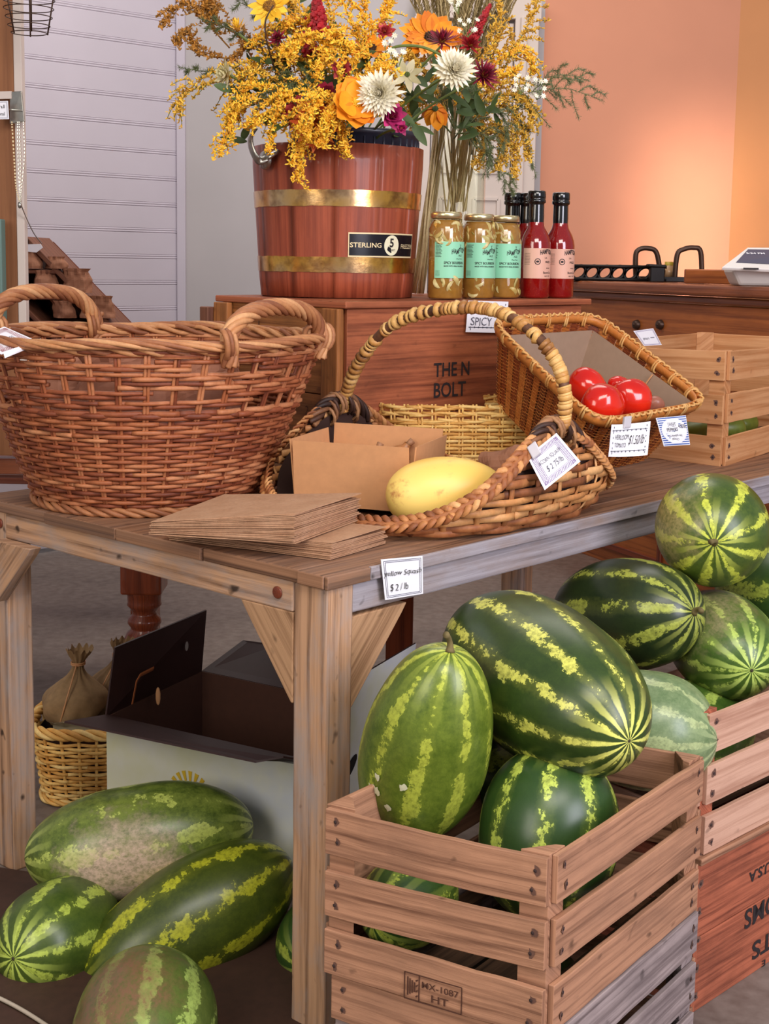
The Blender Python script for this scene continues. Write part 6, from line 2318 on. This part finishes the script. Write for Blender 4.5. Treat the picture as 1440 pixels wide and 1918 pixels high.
# turned leg table behind
st_ = thing('side_table', 'reddish brown table with a turned leg standing behind the display table', 'table', (-.66, 3.45, 0))
lt = at(270, 1075, 3.40); lc_ = V((lt.x, lt.y, 0))
m = MB(); zb_ = at(270, 1106, 3.40).z
m.board(lc_ + UP * zb_, lc_ + UP * .70, V((.055, 0, 0)), V((0, .055, 0))); m.build('leg_block', M_dark_wood, st_, bevel=.006)
m = MB()
pr2 = [(.050, 0), (.050, -.004), (.046, -.012), (.045, -.030), (.047, -.038), (.040, -.046), (.032, -.058), (.034, -.066), (.044, -.076), (.046, -.088), (.038, -.100), (.036, -.106), (.048, -.116), (.056, -.135), (.052, -.155), (.038, -.172), (.030, -.20), (.034, -.28), (.030, -.36), (.022, -.38), (.03, -.40), (.02, -zb_ + .001)]
m.lathe([(r_, z_) for r_, z_ in pr2], lc_ + UP * zb_, 28); m.build('turned_leg', M_dark_wood, st_, True)
m = MB(); m.board((-1.9, 3.72, .715), (-.55, 3.72, .715), (0, .38, 0), (0, 0, .014), 6, .0005); m.build('table_top', M_dark_wood, st_, bevel=.003)
for xx in (-1.8,):
    m = MB(); m.board((xx, 3.45, 0), (xx, 3.45, .70), (.04, 0, 0), (0, .04, 0)); m.build('leg', M_dark_wood, st_)
for xx in (-1.8, -.76):
    m = MB(); m.board((xx, 4.02, 0), (xx, 4.02, .70), (.04, 0, 0), (0, .04, 0)); m.build('leg', M_dark_wood, st_)
# brown board and white rope on the floor in the lower left
m = MB(); bo = on(60, 1900, .0)
root = tag(m.board((-1.25, 2.36, .006), (-.10, 2.06, .006), (.085, .32, 0), (0, 0, .005), 4).build('floor_board', plain('dark_brown_board', lin(74, 48, 36), .7, 0, .25), None, bevel=.002), 'brown board on the floor beneath the heap of watermelons', 'board')
m = MB(); m.tube(resample([on(-30, 1856, .016), on(20, 1880, .016), on(60, 1903, .016), on(110, 1936, .016)], 20), .0035, 7)
tag(m.build('rope', plain('white_cord', lin(196, 180, 160), .8, 0, .2), None, True), 'thin white cord across the brown floor board at the lower left', 'cord')
# dark red leg behind the right brace of the carton
m = MB(); lg = at(752, 1130, 2.95); 
m.board((lg.x - .0, lg.y + .3, 0), (lg.x, lg.y + .3, .62), (.035, 0, 0), (0, .035, 0))
tag(m.build('wooden_post', M_dark_wood, None, bevel=.004), 'dark red square post standing behind the white side of the carton', 'post')

# ------------------------------------------------------------------ counter at the right
cA = at(1062, 520, 5.25); cB = at(1470, 552, 4.15)
CZ = 1.238
cdir = V((cB.x - cA.x, cB.y - cA.y, 0)).normalized(); cn = V((cdir.y, -cdir.x, 0))
if cn.y > 0: cn = -cn
c0 = V((cA.x, cA.y, 0)) - cdir * .02; CL = 2.1
co = thing('counter', 'brown wooden sales counter below the orange wall', 'counter', c0)
m = MB(); m.board(c0 + UP * (CZ - .02) - cn * .24, c0 + cdir * CL + UP * (CZ - .02) - cn * .24, cn * .27, UP * .02, 4, .0003); m.build('counter_top', M_counter_top, co, bevel=.012, bseg=3)
m = MB(); m.board(c0 + UP * (CZ - .055) - cn * .01, c0 + cdir * CL + UP * (CZ - .055) - cn * .01, cn * .012, UP * .013); m.build('moulding', M_counter_top, co, bevel=.006)
m = MB(); m.board(c0 + UP * (CZ - .07 - .52) - cn * .22 + cdir * .02, c0 + cdir * (CL - .02) + UP * (CZ - .07 - .52) - cn * .22, UP * .52, cn * .2); m.build('counter_body', M_counter, co, bevel=.004)
M_cab = M_dark_wood
m = MB()
for k in range(3):
    a = c0 + cdir * (.16 + k * .62) - cn * .016; b = a + cdir * .5
    for p, q in ((a + UP * .2, b + UP * .2), (a + UP * .72, b + UP * .72)): m.board(p, q, UP * .012, cn * .008)
    for p in (a, b): m.board(p + UP * .2, p + UP * .72, cdir * .012, cn * .008)
m.build('raised_panel', M_dark_wood, co, bevel=.003)
for px in (1193, 1237):
    m = MB(); q = on_face(px, 608, c0 - cn * .018, cn)
    m.lathe([(.0005, .016), (.010, .016), (.016, .012), (.019, 0)], q, 16, Matrix((cdir, UP, cn)).transposed()); m.blob(q + cn * .014, .006, 6)
    m.build('screw_knob', M_brown_iron, co, True)
# iron things on the counter
ck = lambda px, py: on(px, py, CZ + .001)
ba = V((at(1072, 512, 5.15).x, 5.15, CZ)); bb = V((at(1270, 508, 5.15).x, 5.15, CZ))
root = thing('iron_rack', 'black pierced iron rail lying on the counter beside the red bottles', 'iron rail', ba)
m = MB(); e = (bb - ba); Lr = e.length; e.normalize()
for z_ in (.006, .058): m.board(ba + UP * z_, bb.lerp(ba, .12) + UP * z_, V((0, .02, 0)), UP * .006)
nn_ = 7
for k in range(nn_):
    p = ba + e * (Lr * .86 * (k + .5) / nn_) + UP * .032
    w_ = Lr * .86 / nn_ * .5
    m.tube([p + e * (w_ * math.cos(q) + .008 * math.sin(q)) + UP * .026 * math.sin(q) for q in [2 * PI * i / 16 for i in range(16)]], .0075, 6, closed=True)
m.build('rail', M_dark_iron, root, True)
root = thing('iron_trivet', 'pair of curved brown iron handles standing on the counter against the orange wall', 'iron handles', at(1240, 510, 5.2))
for xs in ((1188, 1190, 1196, 1215, 1232, 1237), (1264, 1268, 1280, 1300, 1312, 1315)):
    m = MB()
    if xs[0] == 1188: pth = [(1191, 530), (1190, 482), (1196, 468), (1213, 465), (1230, 475), (1238, 528)]
    else: pth = [(1263, 528), (1268, 478), (1280, 467), (1298, 464), (1312, 472), (1314, 528)]
    m.tube(resample([at(x, y, 5.2) for x, y in pth], 30), .0105, 8); m.build('handle', M_brown_iron, root, True)
m = MB(); m.board(at(1190, 522, 5.2), at(1318, 524, 5.2), UP * .010, V((0, .02, 0))); m.build('base_bar', M_dark_iron, root, bevel=.003)
root = thing('black_clamp', 'black clamp lying between the two iron handles', 'clamp', at(1225, 502, 5.1))
m = MB(); m.board(at(1216, 514, 5.1), at(1243, 514, 5.1), UP * .030, V((0, .02, 0))); m.board(at(1212, 497, 5.1), at(1246, 499, 5.1), UP * .006, V((0, .025, 0))); m.build('jaw', M_dark_iron, root, bevel=.004)
root = thing('small_bottle', 'small clear bottle with a yellow cap between the iron handles', 'bottle', at(1252, 510, 5.25))
m = MB(); b0 = at(1252, 512, 5.25); b0.z = CZ + .02
m.lathe([(.0005, 0), (.028, 0), (.028, .025), (.018, .042), (.016, .048)], b0, 20); m.build('body', plain('cloudy_plastic', lin(180, 140, 100), .2), root, True)
m = MB(); m.lathe([(.017, .044), (.0175, .060), (.0005, .060)], b0, 20); m.build('cap', plain('yellow_cap', lin(176, 150, 40), .4), root, True)
ws0, ws1 = at(1282, 517, 4.75), at(1390, 521, 4.6); ws0.z = ws1.z = CZ + .027
m = MB(); m.board(ws0, ws1, UP * .026, V((0, .012, 0)))
tag(m.build('wooden_block', M_counter, None, bevel=.004), 'low wooden stand on the counter next to the white tablet', 'stand')
# tablet
root = thing('payment_tablet', 'white countertop payment tablet with a dark screen showing the time', 'tablet', at(1400, 525, 4.4))
Yt = 4.35
q = [at(1352, 500, Yt - .10), at(1400, 463, Yt + .05), at(1520, 464, Yt + .05), at(1520, 508, Yt - .10)]
m = MB(); n_ = (q[1] - q[0]).cross(q[3] - q[0]).normalized(); n_ = n_ if n_.z < 0 else -n_
m.prism(q, n_ * .012); m.build('case', plain('white_plastic', lin(226, 220, 216), .35), root, bevel=.003)
scn = [q[0].lerp(q[3], .10).lerp(q[1].lerp(q[2], .07), .22), q[0].lerp(q[3], .05).lerp(q[1].lerp(q[2], .05), .88), q[0].lerp(q[3], .95).lerp(q[1].lerp(q[2], .95), .88), q[0].lerp(q[3], .95).lerp(q[1].lerp(q[2], .95), .22)]
m = MB(); m.add([p - n_ * .0012 for p in scn], [(0, 1, 2, 3)]); m.build('screen', plain('dark_screen', lin(84, 82, 100), .25), root)
m = MB(); ex_ = (scn[2] - scn[1]).normalized(); ey_ = (scn[1] - scn[0]); ey_ = (ey_ - ex_ * ey_.dot(ex_)).normalized()
o_ = on_face(1398, 476, scn[1] - n_ * .002, n_); put_text(m, '5:24 PM', o_, ex_, ey_, .012, .062, .02, lift=.001); m.build('lettering', M_card, root)
m = MB(); m.prism([at(1370, 505, Yt - .06), V((at(1384, 526, Yt - .03).x, Yt - .03, CZ + .001)), V((at(1520, 526, Yt - .03).x, Yt - .03, CZ + .001)), at(1520, 506, Yt - .06)], V((0, .12, 0))); m.build('foot', plain('white_plastic_foot', lin(214, 206, 200), .4), root, bevel=.01)
m = MB(); a_ = at(1392, 503, Yt - .112); m.board(a_, a_ + V((.05, 0, 0)), UP * .003, V((0, .001, 0))); m.build('card_slot', M_black_ink, root)

# ------------------------------------------------------------------ left edge shelf and wall things
root = thing('shelf_unit', 'tall brown shelf side with a white front edge at the left edge', 'shelf', at(0, 600, 3.6))
p0 = at(-300, 300, 3.62).x; p1 = at(28, 300, 3.6).x; p2 = at(43, 300, 3.6).x
m = MB(); m.board((p0, 3.62, .74), (p0, 3.62, 2.5), V((0.0001, 0, 0)), V((0, .01, 0)))
m = MB(); zc_ = (.735 + 2.5) / 2; m.board(((p0 + p1) / 2, 3.62, .735), ((p0 + p1) / 2, 3.62, 2.5), V(((p1 - p0) / 2, 0, 0)), V((0, .012, 0)), 4); m.build('side_panel', M_shelf_brown, root, bevel=.002)
m = MB(); m.board(((p1 + p2) / 2, 3.62, .735), ((p1 + p2) / 2, 3.62, 2.5), V(((p2 - p1) / 2, 0, 0)), V((0, .016, 0))); m.build('white_edge', M_trim, root, bevel=.002)
m = MB(); a_ = at(-20, 410, 3.56); b_ = at(-20, 600, 3.56); xr = at(8, 500, 3.56).x
m.board((xr - .06, 3.56, b_.z), (xr - .06, 3.56, a_.z), V((.06, 0, 0)), V((0, .02, 0)))
tag(m.build('green_tin', plain('teal_tin', lin(92, 120, 112), .5), None, bevel=.004), 'dull green upright tin at the left edge before the brown shelf', 'tin')
# sheet metal bracket, tag, thin chains
root = thing('metal_bracket', 'bent sheet metal bracket with hanging chains on the shelf edge', 'bracket', at(30, 200, 3.55))
m = MB(); m.prism([at(18, 172, 3.57), at(40, 170, 3.56), at(46, 228, 3.56), at(18, 232, 3.57)], V((0, .01, 0))); m.prism([at(17, 203, 3.555), at(42, 205, 3.555), at(42, 208, 3.555), at(17, 207, 3.555)], V((0, .006, 0)))
m.build('sheet', M_steel, root, bevel=.002)
m = MB(); m.board(at(-40, 180, 3.57), at(22, 178, 3.57), UP * .010, V((0, .004, 0))); m.build('arm', M_trim, root)
rc_ = random.Random(4)
for k, (xa, xb, xc, col_) in enumerate(((22, 26, 30, M_gold), (36, 38, 38, M_steel), (44, 46, 40, M_steel), (33, 34, 37, M_steel))):
    m = MB(); pth = resample([at(xa, 228, 3.55), at(xb, 290, 3.55), at(xc, 350 + 4 * k, 3.55), at(38, 380, 3.55)], 60)
    for i in range(0, 59, 2): m.tube([pth[i], pth[i + 1]], .0022, 5)
    m.build('chain', col_, root)
m = MB(); m.tube(resample([at(38, 380, 3.55), at(50, 410, 3.6), at(64, 438, 3.7), at(78, 456, 3.9)], 20), .0016, 5); m.build('cord', M_steel, root, True)
m = MB(); m.blob(at(37, 384, 3.55), (.006, .006, .010), 8); m.build('weight', M_steel, root, True)
card((at(-20, 190, 3.54), at(15, 189, 3.54), at(17, 223, 3.54), at(-20, 224, 3.54)), [('nl', .5, .6, .2, .3, 0), ('nml', .5, .2, .2, .3, 0)], 'small white tag with black writing on the shelf bracket at the left edge', M_ink_grey, 'line')
# wire basket hanging at the top left
root = thing('wire_basket', 'rusty wire basket hanging at the top left corner', 'basket', at(58, 60, 3.45))
wc = at(58, 60, 3.45); wc.z = 0
for k, (y, r_) in enumerate(((62, .040), (48, .048), (32, .054), (16, .058), (0, .061), (-18, .064))):
    m = MB(); z_ = at(58, y, 3.45).z
    m.tube([V((wc.x - .005 + (r_ + .006) * math.cos(a), 3.45 + r_ * math.sin(a), z_)) for a in [2 * PI * i / 28 for i in range(28)]], .0014, 5, closed=True); m.build('wire_ring', M_brown_iron, root, True)
m = MB()
for k in range(4):
    a = .3 + PI / 2 * k
    m.tube([V((wc.x + .042 * math.cos(a), 3.45 + .042 * math.sin(a), at(58, 64, 3.45).z)), V((wc.x + .066 * math.cos(a), 3.45 + .066 * math.sin(a), at(58, -40, 3.45).z))], .0022, 5)
m.build('upright_wires', M_brown_iron, root, True)

# slanted rack of paper bags by the boarded wall
RY = 4.55
root = thing('display_rack', 'slanted wooden cubby rack of paper bags in front of the white boards', 'rack', at(100, 600, RY))
ap = at(76, 455, RY); bt = at(222, 606, RY)
sd = (bt - ap).normalized(); ln = (bt - ap).length
sn_ = V((sd.z, 0, -sd.x))
if sn_.x > 0: sn_ = -sn_
dp = V((0, .15, 0))
m = MB(); m.board(ap - sd * .02, bt + sd * .5, sn_ * .008, dp); m.build('side_rail', M_rack, root, bevel=.002)
m = MB(); m.board(ap + sn_ * .17 - sd * .02, bt + sn_ * .17 + sd * .5, sn_ * .008, dp); m.build('divider', M_rack, root, bevel=.002)
m = MB(); m.board(ap + sn_ * .36 - sd * .1, bt + sn_ * .36 + sd * .5, sn_ * .008, dp); m.build('side_rail', M_rack, root, bevel=.002)
back = MB(); back.board(ap + sn_ * .18 + dp, bt + sn_ * .18 + sd * .5 + dp, sn_ * .19, V((0, .004, 0))); back.build('back_board', M_dark_wood, root)
for y in (508, 555, 602):
    xr = ap.x + (at(100, y, RY).z - ap.z) / sd.z * sd.x
    z_ = at(100, y, RY).z
    m = MB(); m.board((xr - .56, RY, z_), (xr - .006, RY, z_), V((0, .148, 0)), UP * .007); m.build('shelf', M_rack, root, bevel=.002)
m = MB(); m.board(ap + V((-.25, 0, 0)), ap, V((0, .15, 0)), UP * .008); m.build('top_shelf', M_rack, root)
for k, (px, py, s_) in enumerate(((58, 508, .9), (104, 508, .55), (85, 552, 1.0), (144, 553, 1.1), (120, 600, .8), (192, 600, 1.0), (172, 600, .9))):
    c_ = at(px, py, RY - .12)
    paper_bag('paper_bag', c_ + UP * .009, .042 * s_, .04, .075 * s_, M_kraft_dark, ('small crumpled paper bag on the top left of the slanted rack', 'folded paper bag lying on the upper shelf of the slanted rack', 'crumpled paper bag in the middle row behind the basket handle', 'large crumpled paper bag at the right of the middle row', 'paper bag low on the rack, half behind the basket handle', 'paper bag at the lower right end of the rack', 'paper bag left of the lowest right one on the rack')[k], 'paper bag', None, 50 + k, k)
m = MB(); m.prism([at(40, 458, RY - .2), at(76, 457, RY - .2), at(80, 464, RY - .2), at(68, 473, RY - .2), at(40, 470, RY - .2)], V((0, .003, 0)))
tag(m.build('shelf_tag', M_card, None), 'small white hanging tag at the peak of the slanted rack', 'tag')
